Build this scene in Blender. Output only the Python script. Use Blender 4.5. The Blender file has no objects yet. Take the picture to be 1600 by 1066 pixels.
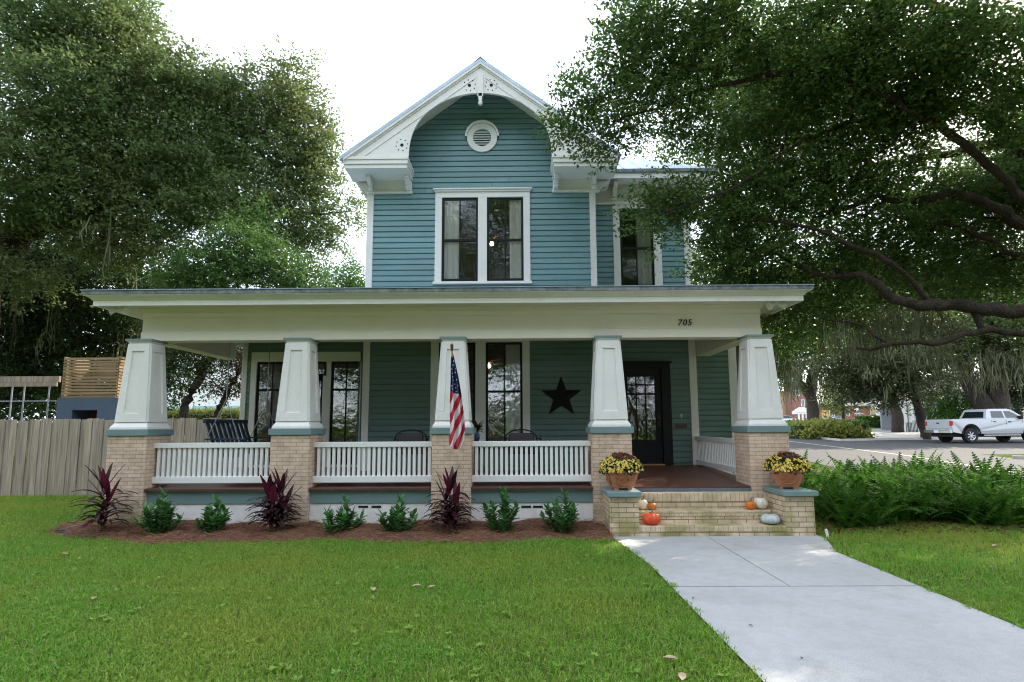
import bpy, bmesh, math, random
import numpy as np
from math import radians, sin, cos, pi, atan2, sqrt
from mathutils import Vector, Matrix
random.seed(7); rng = np.random.default_rng(7)
S = bpy.context.scene; COL = S.collection

# ------------------------------------------------------------------ camera, sky, sun, exposure
PITCH, YAW, ROLL, F, EYE = radians(6.7), radians(.5), radians(-.32), 885., Vector((0, 0, 1.57))
CX, CY = 806.64, 562.08
cam = bpy.data.objects.new('camera', bpy.data.cameras.new('camera')); COL.objects.link(cam)
MROT = Matrix.Rotation(YAW, 3, 'Z') @ Matrix.Rotation(pi/2+PITCH, 3, 'X') @ Matrix.Rotation(ROLL, 3, 'Z')
cam.matrix_world = Matrix.Translation(EYE) @ MROT.to_4x4()
cam.data.sensor_fit = 'HORIZONTAL'; cam.data.sensor_width = 36; cam.data.lens = F/1600*36
cam.data.shift_x = -(CX-800)/1600; cam.data.shift_y = (CY-533)/1600
cam.data.clip_start = .05; cam.data.clip_end = 3000
S.camera = cam

SUN_EL, SUN_AZ = radians(36), radians(48)          # azimuth measured from +Y (away from the camera) towards +X
w = bpy.data.worlds.new('World'); S.world = w; w.use_nodes = True
nt = w.node_tree; N = nt.nodes; L = nt.links; bg = N['Background']
sky = N.new('ShaderNodeTexSky'); sky.sky_type = 'NISHITA'; sky.sun_disc = False
sky.sun_elevation = SUN_EL; sky.sun_rotation = SUN_AZ; sky.air_density = 1.0; sky.dust_density = 2.0; sky.ozone_density = 1.0
tc = N.new('ShaderNodeTexCoord'); ns = N.new('ShaderNodeTexNoise'); ns.inputs['Scale'].default_value = 2.2; ns.inputs['Detail'].default_value = 6
L.new(tc.outputs['Generated'], ns.inputs['Vector'])
rp = N.new('ShaderNodeValToRGB'); rp.color_ramp.elements[0].position = .36; rp.color_ramp.elements[1].position = .62
rp.color_ramp.elements[0].color = (.35, .35, .35, 1); rp.color_ramp.elements[1].color = (.95, .95, .95, 1)
L.new(ns.outputs['Fac'], rp.inputs['Fac'])
mx = N.new('ShaderNodeMix'); mx.data_type = 'RGBA'
L.new(rp.outputs['Color'], mx.inputs['Factor']); L.new(sky.outputs['Color'], mx.inputs['A']); mx.inputs['B'].default_value = (7.4, 8.1, 9.3, 1)
L.new(mx.outputs['Result'], bg.inputs['Color']); bg.inputs['Strength'].default_value = .12
sd = bpy.data.lights.new('sun', 'SUN'); sd.energy = 3.2; sd.angle = radians(.5); sd.color = (1, .9, .74)
so = bpy.data.objects.new('sun', sd); COL.objects.link(so)
sv = Vector((sin(SUN_AZ)*cos(SUN_EL), cos(SUN_AZ)*cos(SUN_EL), sin(SUN_EL)))
so.rotation_euler = sv.to_track_quat('Z', 'Y').to_euler(); so.location = sv*60
S.view_settings.view_transform = 'Standard'; S.view_settings.look = 'None'; S.view_settings.gamma = 1
S.view_settings.exposure = 1.58
S.cycles.filter_width = 1.1; S.cycles.max_bounces = 7; S.cycles.diffuse_bounces = 4; S.cycles.transparent_max_bounces = 12; S.cycles.sample_clamp_indirect = 6

def at(px, py, D):
    """point at distance D in front of the camera seen at photo pixel (1600x1066)"""
    d = MROT @ Vector(((px-CX)/F, -(py-CY)/F, -1)); return EYE + d*(D/d.y)
TY, TZ = [-500, 14, 70, 130, 400, 1500], [0, 0, 1.33, 1.9, 2.2, 2.2]
def gz(y): return float(np.interp(y, TY, TZ))

# ------------------------------------------------------------------ mesh helpers
class MB:
    def __init__(s): s.v, s.f, s.m = [], [], []
    def add(s, vs, fs, mi=0):
        o = len(s.v); s.v += [tuple(p) for p in vs]; s.f += [tuple(i+o for i in q) for q in fs]; s.m += [mi]*len(fs); return s
    def box(s, x0, x1, y0, y1, z0, z1, mi=0):
        return s.add([(x0,y0,z0),(x1,y0,z0),(x1,y1,z0),(x0,y1,z0),(x0,y0,z1),(x1,y0,z1),(x1,y1,z1),(x0,y1,z1)],
              [(0,3,2,1),(4,5,6,7),(0,1,5,4),(1,2,6,5),(2,3,7,6),(3,0,4,7)], mi)
    def frus(s, cx, cy, z0, z1, w0, w1, d0=None, d1=None, mi=0):
        d0 = w0 if d0 is None else d0; d1 = w1 if d1 is None else d1; p = []
        for z, a, b in ((z0, w0/2, d0/2), (z1, w1/2, d1/2)):
            p += [(cx-a,cy-b,z),(cx+a,cy-b,z),(cx+a,cy+b,z),(cx-a,cy+b,z)]
        return s.add(p, [(0,3,2,1),(4,5,6,7),(0,1,5,4),(1,2,6,5),(2,3,7,6),(3,0,4,7)], mi)
    def prism(s, poly, ax, a, b, mi=0):
        n = len(poly)
        def P(u, v, t): return (u, t, v) if ax == 'y' else ((t, u, v) if ax == 'x' else (u, v, t))
        vs = [P(u, v, a) for u, v in poly] + [P(u, v, b) for u, v in poly]
        return s.add(vs, [tuple(range(n)), tuple(range(2*n-1, n-1, -1))] + [(i, i+n, (i+1) % n + n, (i+1) % n) for i in range(n)], mi)
    def tube(s, pts, rad, n=8, mi=0, cap=True):
        pts = [Vector(p) for p in pts]; k = len(pts)
        if not hasattr(rad, '__len__'): rad = [rad]*k
        vs = []; up = Vector((.31, .17, .93))
        for i, p in enumerate(pts):
            t = (pts[min(i+1, k-1)]-pts[max(i-1, 0)]).normalized()
            a = t.cross(up)
            if a.length < .05: a = t.cross(Vector((1, 0, 0)))
            a.normalize(); b = t.cross(a)
            for j in range(n):
                q = 2*pi*j/n; vs.append(p+(a*cos(q)+b*sin(q))*rad[i])
        fs = [(i*n+j, i*n+(j+1) % n, (i+1)*n+(j+1) % n, (i+1)*n+j) for i in range(k-1) for j in range(n)]
        if cap: fs += [tuple(range(n-1, -1, -1)), tuple((k-1)*n+j for j in range(n))]
        return s.add(vs, fs, mi)
    def lathe(s, prof, c, n=24, mi=0, rib=0, ribd=0):
        c = Vector(c); vs = []
        for r, z in prof:
            for j in range(n):
                q = 2*pi*j/n; rr = r*(1-ribd*(.5+.5*cos(q*rib))) if rib else r
                vs.append((c.x+rr*cos(q), c.y+rr*sin(q), c.z+z))
        k = len(prof)
        fs = [(i*n+j, i*n+(j+1) % n, (i+1)*n+(j+1) % n, (i+1)*n+j) for i in range(k-1) for j in range(n)]
        fs += [tuple(range(n-1, -1, -1)), tuple((k-1)*n+j for j in range(n))]
        return s.add(vs, fs, mi)
    def build(s, name, mat, parent=None, smooth=False, bevel=0, recalc=True, local=False):
        me = bpy.data.meshes.new(name); me.from_pydata(s.v, [], s.f)
        mats = mat if isinstance(mat, (list, tuple)) else [mat]
        for m in mats: me.materials.append(m)
        me.polygons.foreach_set('material_index', s.m)
        if recalc:
            bm = bmesh.new(); bm.from_mesh(me); bmesh.ops.recalc_face_normals(bm, faces=bm.faces); bm.to_mesh(me); bm.free()
        me.polygons.foreach_set('use_smooth', [smooth]*len(me.polygons))
        boxuv(me); me.update()
        return link(name, me, parent, bevel, local)
def boxuv(me):
    uv = me.uv_layers.new(name='uv'); n = len(me.loops)
    li = np.empty(n, int); me.loops.foreach_get('vertex_index', li)
    co = np.empty(len(me.vertices)*3); me.vertices.foreach_get('co', co); co = co.reshape(-1, 3)[li]
    nr = np.empty(len(me.polygons)*3); me.polygons.foreach_get('normal', nr); nr = np.abs(nr.reshape(-1, 3))
    tot = np.empty(len(me.polygons), int); me.polygons.foreach_get('loop_total', tot)
    ax = np.repeat(nr.argmax(1), tot); o = np.empty((n, 2))
    o[:, 0] = np.where(ax == 0, co[:, 1], co[:, 0]); o[:, 1] = np.where(ax == 2, co[:, 1], co[:, 2])
    uv.data.foreach_set('uv', o.ravel())
def link(name, me, parent=None, bevel=0, local=False):
    o = bpy.data.objects.new(name, me); COL.objects.link(o)
    if parent is not None:
        o.parent = parent
        if not local: 
            q = parent; off = Vector()
            while q is not None: off += q.location; q = q.parent
            o.location = -off
    if bevel:
        b = o.modifiers.new('bevel', 'BEVEL'); b.width = bevel; b.segments = 1; b.limit_method = 'ANGLE'
    return o
def quads(name, V, mat, parent=None, mi=None, local=False):
    """V: (n,4,3) float array -> one mesh of loose quads"""
    V = np.asarray(V, np.float32); n = len(V); me = bpy.data.meshes.new(name)
    me.vertices.add(n*4); me.vertices.foreach_set('co', V.ravel())
    me.loops.add(n*4); me.loops.foreach_set('vertex_index', np.arange(n*4, dtype=np.int32))
    me.polygons.add(n); me.polygons.foreach_set('loop_start', np.arange(0, n*4, 4, dtype=np.int32))
    for m in (mat if isinstance(mat, (list, tuple)) else [mat]): me.materials.append(m)
    if mi is not None: me.polygons.foreach_set('material_index', np.asarray(mi, np.int32))
    me.update(calc_edges=True); return link(name, me, parent, 0, local)
def tag(o, label=None, cat=None, group=None, kind=None):
    for k, v in (('label', label), ('category', cat), ('group', group), ('kind', kind)):
        if v: o[k] = v
    return o
def thing(name, label, cat, loc=(0, 0, 0), group=None, rz=0):
    o = bpy.data.objects.new(name, None); COL.objects.link(o); o.location = loc; o.rotation_euler.z = rz
    o.empty_display_size = .2; return tag(o, label, cat, group)
def copy_tree(o, parent=None):
    c = o.copy(); COL.objects.link(c)
    if parent is not None: c.parent = parent
    for ch in list(o.children): copy_tree(ch, c)
    return c

# ------------------------------------------------------------------ materials
def mat(name, col, rough=.6, metal=0, spec=.5, var=0, vscale=3, bump=0, bscale=40, dirt=None, coat=0):
    m = bpy.data.materials.new(name); m.use_nodes = True; nt = m.node_tree; N, L = nt.nodes, nt.links; b = N['Principled BSDF']
    b.inputs['Base Color'].default_value = (*col, 1); b.inputs['Roughness'].default_value = rough; b.inputs['Metallic'].default_value = metal
    b.inputs['Specular IOR Level'].default_value = spec; b.inputs['Coat Weight'].default_value = coat
    tc = N.new('ShaderNodeTexCoord'); geo = N.new('ShaderNodeNewGeometry')
    if var:
        n = N.new('ShaderNodeTexNoise'); n.inputs['Scale'].default_value = vscale; n.inputs['Detail'].default_value = 6; n.inputs['Roughness'].default_value = .65
        L.new(geo.outputs['Position'], n.inputs['Vector'])
        r = N.new('ShaderNodeValToRGB'); r.color_ramp.elements[0].position = .3; r.color_ramp.elements[1].position = .7
        r.color_ramp.elements[0].color = (*[c*(1-var) for c in col], 1); r.color_ramp.elements[1].color = (*[min(1, c*(1+var)) for c in col], 1)
        L.new(n.outputs['Fac'], r.inputs['Fac']); L.new(r.outputs['Color'], b.inputs['Base Color'])
    if bump:
        n2 = N.new('ShaderNodeTexNoise'); n2.inputs['Scale'].default_value = bscale; n2.inputs['Detail'].default_value = 4
        L.new(geo.outputs['Position'], n2.inputs['Vector'])
        bp = N.new('ShaderNodeBump'); bp.inputs['Strength'].default_value = bump; bp.inputs['Distance'].default_value = .05 if bump >= 1 else .01
        L.new(n2.outputs['Fac'], bp.inputs['Height']); L.new(bp.outputs['Normal'], b.inputs['Normal'])
    return m
def ramp(N, pts):
    r = N.new('ShaderNodeValToRGB'); e = r.color_ramp.elements
    while len(e) < len(pts): e.new(.5)
    for k, (p, c) in enumerate(pts): e[k].position = p; e[k].color = (*c, 1)
    return r
def leafmat(name, cols, rough=.45, trans=.35, patch=None, pscale=.7, spec=.4):
    """cols: colours picked at random leaf by leaf"""
    m = bpy.data.materials.new(name); m.use_nodes = True; nt = m.node_tree; N, L = nt.nodes, nt.links
    b = N['Principled BSDF']; out = N['Material Output']; geo = N.new('ShaderNodeNewGeometry')
    r = ramp(N, [(i/max(1, len(cols)-1), c) for i, c in enumerate(cols)]); L.new(geo.outputs['Random Per Island'], r.inputs['Fac'])
    src = r.outputs['Color']
    if patch:
        n = N.new('ShaderNodeTexNoise'); n.inputs['Scale'].default_value = pscale; n.inputs['Detail'].default_value = 3; L.new(geo.outputs['Position'], n.inputs['Vector'])
        rr = ramp(N, [(.42, (0, 0, 0)), (.66, (1, 1, 1))]); L.new(n.outputs['Fac'], rr.inputs['Fac'])
        mx = N.new('ShaderNodeMix'); mx.data_type = 'RGBA'; mx.inputs['B'].default_value = (*patch, 1)
        ml = N.new('ShaderNodeMath'); ml.operation = 'MULTIPLY'; ml.inputs[1].default_value = .7; L.new(rr.outputs['Color'], ml.inputs[0])
        L.new(ml.outputs[0], mx.inputs['Factor']); L.new(src, mx.inputs['A']); src = mx.outputs['Result']
    L.new(src, b.inputs['Base Color']); b.inputs['Roughness'].default_value = rough; b.inputs['Specular IOR Level'].default_value = spec
    t = N.new('ShaderNodeBsdfTranslucent'); L.new(src, t.inputs['Color'])
    ms = N.new('ShaderNodeMixShader'); ms.inputs['Fac'].default_value = trans
    L.new(b.outputs[0], ms.inputs[1]); L.new(t.outputs[0], ms.inputs[2]); L.new(ms.outputs[0], out.inputs['Surface'])
    return m
def brickmat(name, c1, c2, mort, bw=.20, bh=.058, ms=.006, rough=.85, moss=0):
    m = bpy.data.materials.new(name); m.use_nodes = True; nt = m.node_tree; N, L = nt.nodes, nt.links; b = N['Principled BSDF']
    uv = N.new('ShaderNodeTexCoord'); br = N.new('ShaderNodeTexBrick'); L.new(uv.outputs['UV'], br.inputs['Vector'])
    br.inputs['Scale'].default_value = 1; br.inputs['Brick Width'].default_value = bw; br.inputs['Row Height'].default_value = bh
    br.inputs['Mortar Size'].default_value = ms; br.inputs['Mortar Smooth'].default_value = .2; br.inputs['Bias'].default_value = 0
    br.inputs['Color1'].default_value = (*c1, 1); br.inputs['Color2'].default_value = (*c2, 1); br.inputs['Mortar'].default_value = (*mort, 1)
    geo = N.new('ShaderNodeNewGeometry'); n = N.new('ShaderNodeTexNoise'); n.inputs['Scale'].default_value = 9; n.inputs['Detail'].default_value = 8; L.new(geo.outputs['Position'], n.inputs['Vector'])
    r = ramp(N, [(.3, (.78, .76, .74)), (.7, (1.08, 1.07, 1.05))]); L.new(n.outputs['Fac'], r.inputs['Fac'])
    mx = N.new('ShaderNodeMix'); mx.data_type = 'RGBA'; mx.blend_type = 'MULTIPLY'; mx.inputs['Factor'].default_value = 1
    L.new(br.outputs['Color'], mx.inputs['A']); L.new(r.outputs['Color'], mx.inputs['B']); src = mx.outputs['Result']
    if moss:                                   # green algae low on the masonry, in its own blotches
        sp = N.new('ShaderNodeSeparateXYZ'); L.new(geo.outputs['Position'], sp.inputs[0])
        mr = N.new('ShaderNodeMapRange'); mr.inputs['From Min'].default_value = moss; mr.inputs['From Max'].default_value = -.05; L.new(sp.outputs['Z'], mr.inputs['Value'])
        n3 = N.new('ShaderNodeTexNoise'); n3.inputs['Scale'].default_value = 3.2; n3.inputs['Detail'].default_value = 5; L.new(geo.outputs['Position'], n3.inputs['Vector'])
        r3 = ramp(N, [(.42, (0, 0, 0)), (.62, (1, 1, 1))]); L.new(n3.outputs['Fac'], r3.inputs['Fac'])
        ml = N.new('ShaderNodeMath'); ml.operation = 'MULTIPLY'; L.new(mr.outputs[0], ml.inputs[0]); L.new(r3.outputs['Color'], ml.inputs[1])
        mm = N.new('ShaderNodeMix'); mm.data_type = 'RGBA'; mm.inputs['B'].default_value = (.22, .21, .05, 1)
        L.new(ml.outputs[0], mm.inputs['Factor']); L.new(src, mm.inputs['A']); src = mm.outputs['Result']
    L.new(src, b.inputs['Base Color']); b.inputs['Roughness'].default_value = rough; b.inputs['Specular IOR Level'].default_value = .25
    bp = N.new('ShaderNodeBump'); bp.inputs['Strength'].default_value = .7; bp.inputs['Distance'].default_value = .006; bp.invert = True
    L.new(br.outputs['Fac'], bp.inputs['Height']); L.new(bp.outputs['Normal'], b.inputs['Normal'])
    return m
def glassmat(name, refl=.12, tint=(.75, .8, .8), wob=.02):
    m = bpy.data.materials.new(name); m.use_nodes = True; nt = m.node_tree; N, L = nt.nodes, nt.links; out = N['Material Output']; N.remove(N['Principled BSDF'])
    t = N.new('ShaderNodeBsdfTransparent'); t.inputs['Color'].default_value = (*tint, 1)
    g = N.new('ShaderNodeBsdfGlossy'); g.inputs['Roughness'].default_value = 0; g.inputs['Color'].default_value = (1, 1, 1, 1)
    geo = N.new('ShaderNodeNewGeometry'); n = N.new('ShaderNodeTexNoise'); n.inputs['Scale'].default_value = 5; L.new(geo.outputs['Position'], n.inputs['Vector'])
    bp = N.new('ShaderNodeBump'); bp.inputs['Strength'].default_value = 1; bp.inputs['Distance'].default_value = wob*.25; L.new(n.outputs['Fac'], bp.inputs['Height']); L.new(bp.outputs['Normal'], g.inputs['Normal'])
    fr = N.new('ShaderNodeFresnel'); fr.inputs['IOR'].default_value = 1.5
    ad = N.new('ShaderNodeMath'); ad.operation = 'ADD'; ad.use_clamp = True; L.new(fr.outputs[0], ad.inputs[0]); ad.inputs[1].default_value = refl
    ms = N.new('ShaderNodeMixShader'); L.new(ad.outputs[0], ms.inputs['Fac']); L.new(t.outputs[0], ms.inputs[1]); L.new(g.outputs[0], ms.inputs[2]); L.new(ms.outputs[0], out.inputs['Surface'])
    return m
def emat(name, col, st):
    m = bpy.data.materials.new(name); m.use_nodes = True; b = m.node_tree.nodes['Principled BSDF']
    b.inputs['Emission Color'].default_value = (*col, 1); b.inputs['Emission Strength'].default_value = st; b.inputs['Base Color'].default_value = (*col, 1); return m
def islandmat(name, cols, rough=.8, grain=0, bump=0, vert=True):
    """each loose board its own tone, with grain along it"""
    m = bpy.data.materials.new(name); m.use_nodes = True; nt = m.node_tree; N, L = nt.nodes, nt.links; b = N['Principled BSDF']; b.inputs['Roughness'].default_value = rough; b.inputs['Specular IOR Level'].default_value = .25
    geo = N.new('ShaderNodeNewGeometry'); r = ramp(N, [(i/max(1, len(cols)-1), c) for i, c in enumerate(cols)]); L.new(geo.outputs['Random Per Island'], r.inputs['Fac']); src = r.outputs['Color']
    if grain:
        mp = N.new('ShaderNodeMapping'); L.new(geo.outputs['Position'], mp.inputs['Vector']); mp.inputs['Scale'].default_value = (30, 30, 1.2) if vert else (1.5, 30, 40)
        n = N.new('ShaderNodeTexNoise'); n.inputs['Scale'].default_value = 1; n.inputs['Detail'].default_value = 6; L.new(mp.outputs[0], n.inputs['Vector'])
        rr = ramp(N, [(.3, (1-grain,)*3), (.7, (1+grain*.4,)*3)]); L.new(n.outputs['Fac'], rr.inputs['Fac'])
        mx = N.new('ShaderNodeMix'); mx.data_type = 'RGBA'; mx.blend_type = 'MULTIPLY'; mx.inputs['Factor'].default_value = 1
        L.new(src, mx.inputs['A']); L.new(rr.outputs['Color'], mx.inputs['B']); src = mx.outputs['Result']
    L.new(src, b.inputs['Base Color']); return m

TEAL = mat('teal_siding_paint', (.160, .288, .305), .55, var=.10, vscale=1.6, bump=.12, bscale=60)
def per_board(m, lo, hi):
    nt = m.node_tree; N, L = nt.nodes, nt.links; b = N['Principled BSDF']; src = b.inputs['Base Color'].links[0].from_socket; g = N.new('ShaderNodeNewGeometry'); r = ramp(N, [(0, (lo,)*3), (1, (hi,)*3)])
    L.new(g.outputs['Random Per Island'], r.inputs['Fac']); x = N.new('ShaderNodeMix'); x.data_type = 'RGBA'; x.blend_type = 'MULTIPLY'; x.inputs['Factor'].default_value = 1; L.new(src, x.inputs['A']); L.new(r.outputs['Color'], x.inputs['B']); L.new(x.outputs['Result'], b.inputs['Base Color'])
per_board(TEAL, .93, 1.06)
TEALT = mat('teal_trim_paint', (.165, .25, .25), .5, var=.08, vscale=3)
WHITE = mat('white_trim_paint', (.78, .765, .73), .45, var=.035, vscale=2.5)
RAILW = mat('white_rail_paint', (.8, .79, .77), .4, var=.03, vscale=5)
BEAMP = mat('cream_beam_tone', (.80, .745, .64), .5, var=.04, vscale=2.5)  # beam tone creamier than the other white trim
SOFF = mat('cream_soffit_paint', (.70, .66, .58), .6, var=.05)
STUC = mat('white_stucco', (.80, .78, .74), .85, var=.14, vscale=4, bump=.4, bscale=60)
BRICK = brickmat('tan_brick', (.72, .55, .42), (.62, .465, .35), (.46, .36, .28), moss=.42)
BRICKS = brickmat('tan_step_brick', (.74, .59, .43), (.64, .51, .36), (.26, .21, .14), bw=.21, bh=.07, ms=.006, moss=.62)
SOLDIER = brickmat('tan_soldier_brick', (.72, .58, .42), (.65, .53, .38), (.42, .34, .24), bw=.068, bh=.30, ms=.005, moss=.75)
FLOOR = mat('brown_porch_paint', (.10, .04, .026), .45, var=.2, vscale=2, bump=.1)
ROOFM = mat('galvanised_roof', (.36, .44, .50), .42, metal=.55, var=.18, vscale=3)
ROOFE = mat('weathered_roof_edge', (.17, .19, .20), .7, var=.55, vscale=9, bump=.3)
BLACKP = mat('black_sash_paint', (.010, .010, .012), .5, spec=.25)
STARM = mat('black_star_metal', (.007, .007, .008), .6, spec=.2)
HOLE = mat('dark_opening', (.012, .012, .012), .9)
GLASS = glassmat('window_glass', .17)
GLASSU = glassmat('upper_window_glass', .10, (1, 1, 1))
CURT = leafmat('white_curtain', [(.90, .90, .89), (.90, .90, .89)], .9, .06, spec=.1)
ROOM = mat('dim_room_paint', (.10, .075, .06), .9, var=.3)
CONC = mat('path_concrete', (.43, .43, .425), .85, var=.10, vscale=.9, bump=.5, bscale=160)
def speckle(m, layers):
    nt = m.node_tree; N, L = nt.nodes, nt.links; b = N['Principled BSDF']; g = N.new('ShaderNodeNewGeometry')
    for sc, lo, hi, a, c in layers:
        src = b.inputs['Base Color'].links[0].from_socket; n = N.new('ShaderNodeTexNoise'); n.inputs['Scale'].default_value = sc; n.inputs['Detail'].default_value = 5; L.new(g.outputs['Position'], n.inputs['Vector']); r = ramp(N, [(a, lo), (c, hi)]); L.new(n.outputs['Fac'], r.inputs['Fac'])
        x = N.new('ShaderNodeMix'); x.data_type = 'RGBA'; x.blend_type = 'MULTIPLY'; x.inputs['Factor'].default_value = 1; L.new(src, x.inputs['A']); L.new(r.outputs['Color'], x.inputs['B']); L.new(x.outputs['Result'], b.inputs['Base Color'])
speckle(CONC, [(90, (.86, .855, .84), (1.05, 1.05, 1.05), .35, .6), (2.2, (.90, .89, .86), (1, 1, 1), .30, .48), (14, (.95, .945, .94), (1.02, 1.02, 1.02), .35, .6)])
speckle(WHITE, [(1.3, (.93, .925, .90), (1, 1, 1), .35, .55), (40, (.965, .965, .96), (1, 1, 1), .4, .55)])
JOINT = mat('path_joint_dirt', (.24, .25, .20), .9, var=.4, vscale=30)
ASPH = mat('road_asphalt', (.038, .037, .036), .9, var=.22, vscale=1.2, bump=.3, bscale=90)
YLINE = mat('worn_road_paint', (.50, .44, .30), .7, var=.2, vscale=6)
SIDEW = mat('sidewalk_concrete', (.50, .47, .43), .85, var=.12, vscale=1.5)
BARK = mat('oak_bark', (.036, .024, .017), .95, var=.6, vscale=5, bump=1, bscale=28)
BARKD = mat('dark_bark', (.045, .035, .028), .95, var=.5, vscale=7, bump=1, bscale=18)
MOSS = islandmat('spanish_moss', [(.075, .085, .045), (.13, .14, .075), (.18, .18, .10)], .95)
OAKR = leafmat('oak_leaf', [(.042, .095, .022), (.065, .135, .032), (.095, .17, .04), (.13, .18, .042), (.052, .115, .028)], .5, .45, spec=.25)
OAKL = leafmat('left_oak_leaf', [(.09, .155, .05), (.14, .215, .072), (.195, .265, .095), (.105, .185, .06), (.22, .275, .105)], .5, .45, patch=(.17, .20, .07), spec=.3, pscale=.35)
LIME = leafmat('bright_leaf', [(.05, .13, .022), (.085, .19, .03), (.11, .23, .04)], .4, .4)
LAUREL = leafmat('laurel_leaf', [(.065, .135, .034), (.095, .18, .044), (.13, .22, .055), (.075, .15, .038)], .45, .35)
DEEP = leafmat('deep_leaf', [(.022, .048, .016), (.035, .07, .022), (.05, .085, .03)], .5, .3)
OLIVE = leafmat('olive_leaf', [(.05, .07, .025), (.08, .10, .035), (.11, .12, .04)], .5, .4)
GOLD = leafmat('sunlit_bed_leaf', [(.24, .27, .05), (.34, .36, .08), (.14, .19, .035)], .5, .45)  # leaf colour brightened to yellow for sun that does not reach the bed
SUNNY = leafmat('yellow_green_leaf', [(.13, .16, .035), (.18, .21, .05), (.10, .14, .03)], .5, .45)

# ------------------------------------------------------------------ ground, roads, path
GRASSG = mat('lawn_ground', (.085, .11, .028), 1, spec=0, var=.45, vscale=1.4, bump=.4, bscale=60)
def strip(name, m, poly_lr, dz, n=1):
    """sheet between a left and a right edge given as lists of (x, y) with equal y, laid on the terrain"""
    b = MB(); (l, r) = poly_lr; ys = sorted(set([y for _, y in l+r]+[y for y in TY if min(l[0][1], r[0][1]) < y < max(l[-1][1], r[-1][1])]))
    def ev(e, y): return float(np.interp(y, [q[1] for q in e], [q[0] for q in e]))
    vs = []
    for y in ys:
        for k in range(n+1):
            t = k/n; x = ev(l, y)*(1-t)+ev(r, y)*t; vs.append((x, y, gz(y)+dz))
    fs = [(i*(n+1)+k, i*(n+1)+k+1, (i+1)*(n+1)+k+1, (i+1)*(n+1)+k) for i in range(len(ys)-1) for k in range(n)]
    b.add(vs, fs); return tag(b.build(name, m, recalc=False), kind='structure')
strip('ground', GRASSG, ([(-900, -500), (-900, 1500)], [(900, -500), (900, 1500)]), 0)
PATH_L = [(1.47, -6), (1.46, 3.6), (1.43, 6.6), (1.26, 8.1), (1.26, 8.25)]; PATH_R = [(3.80, -6), (3.80, 4.6), (3.84, 7.2), (4.15, 8.02), (4.15, 8.25)]
pth = strip('front_path', CONC, (PATH_L, PATH_R), .022)
jb = MB(); jb.box(1.5, 3.8, 5.70, 5.712, .0225, .0245)
jb.box(2.575, 2.585, 5.72, 8.19, .0225, .0245)
tag(jb.build('path_joint', JOINT), kind='structure')
cen = [(9.2, -6), (12.6, 8), (14.78, 17.1), (16.15, 24.1), (16.75, 36), (17.5, 60), (19, 120), (19, 135)]
def off(e, d): return [(x+d, y) for x, y in e]
strip('road', ASPH, ([(x-(3.0+2.0*min(1, max(0, (y-12)/6))), y) for x, y in cen], off(cen, 3.3)), .012)
strip('road_line', YLINE, (off(cen, -.06), off(cen, .06)), .016)
strip('side_street', ASPH, ([(19.2, 24.6), (19.6, 35.5)], [(90, 29), (90, 37)]), .008, 4)
strip('driveway', SIDEW, ([(20.2, 36.2), (20.9, 44), (24, 60)], [(44, 39.5), (46, 46), (48, 60)]), .006, 2)
strip('sidewalk', SIDEW, ([(20.35, 36.4), (21.2, 60), (23, 120)], [(22.0, 36.8), (22.6, 60), (24.6, 120)]), .010)
kb = MB()
for (xa, ya), (xb, yb) in (((19.0, 22.4), (20.6, 21.2)), ((20.6, 21.2), (30, 24.6)), ((20.0, 36.0), (21.3, 60)), ((20.2, 36.2), (33, 39))):
    d = Vector((xb-xa, yb-ya, 0)); n = Vector((-d.y, d.x, 0)).normalized()*.08; za, zb = gz(ya), gz(yb)
    kb.add([(xa-n.x, ya-n.y, za), (xa+n.x, ya+n.y, za), (xb+n.x, yb+n.y, zb), (xb-n.x, yb-n.y, zb), (xa-n.x, ya-n.y, za+.13), (xa+n.x, ya+n.y, za+.13), (xb+n.x, yb+n.y, zb+.13), (xb-n.x, yb-n.y, zb+.13)],
           [(0,3,2,1),(4,5,6,7),(0,1,5,4),(1,2,6,5),(2,3,7,6),(3,0,4,7)])
tag(kb.build('kerb', SIDEW), kind='structure')

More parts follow.
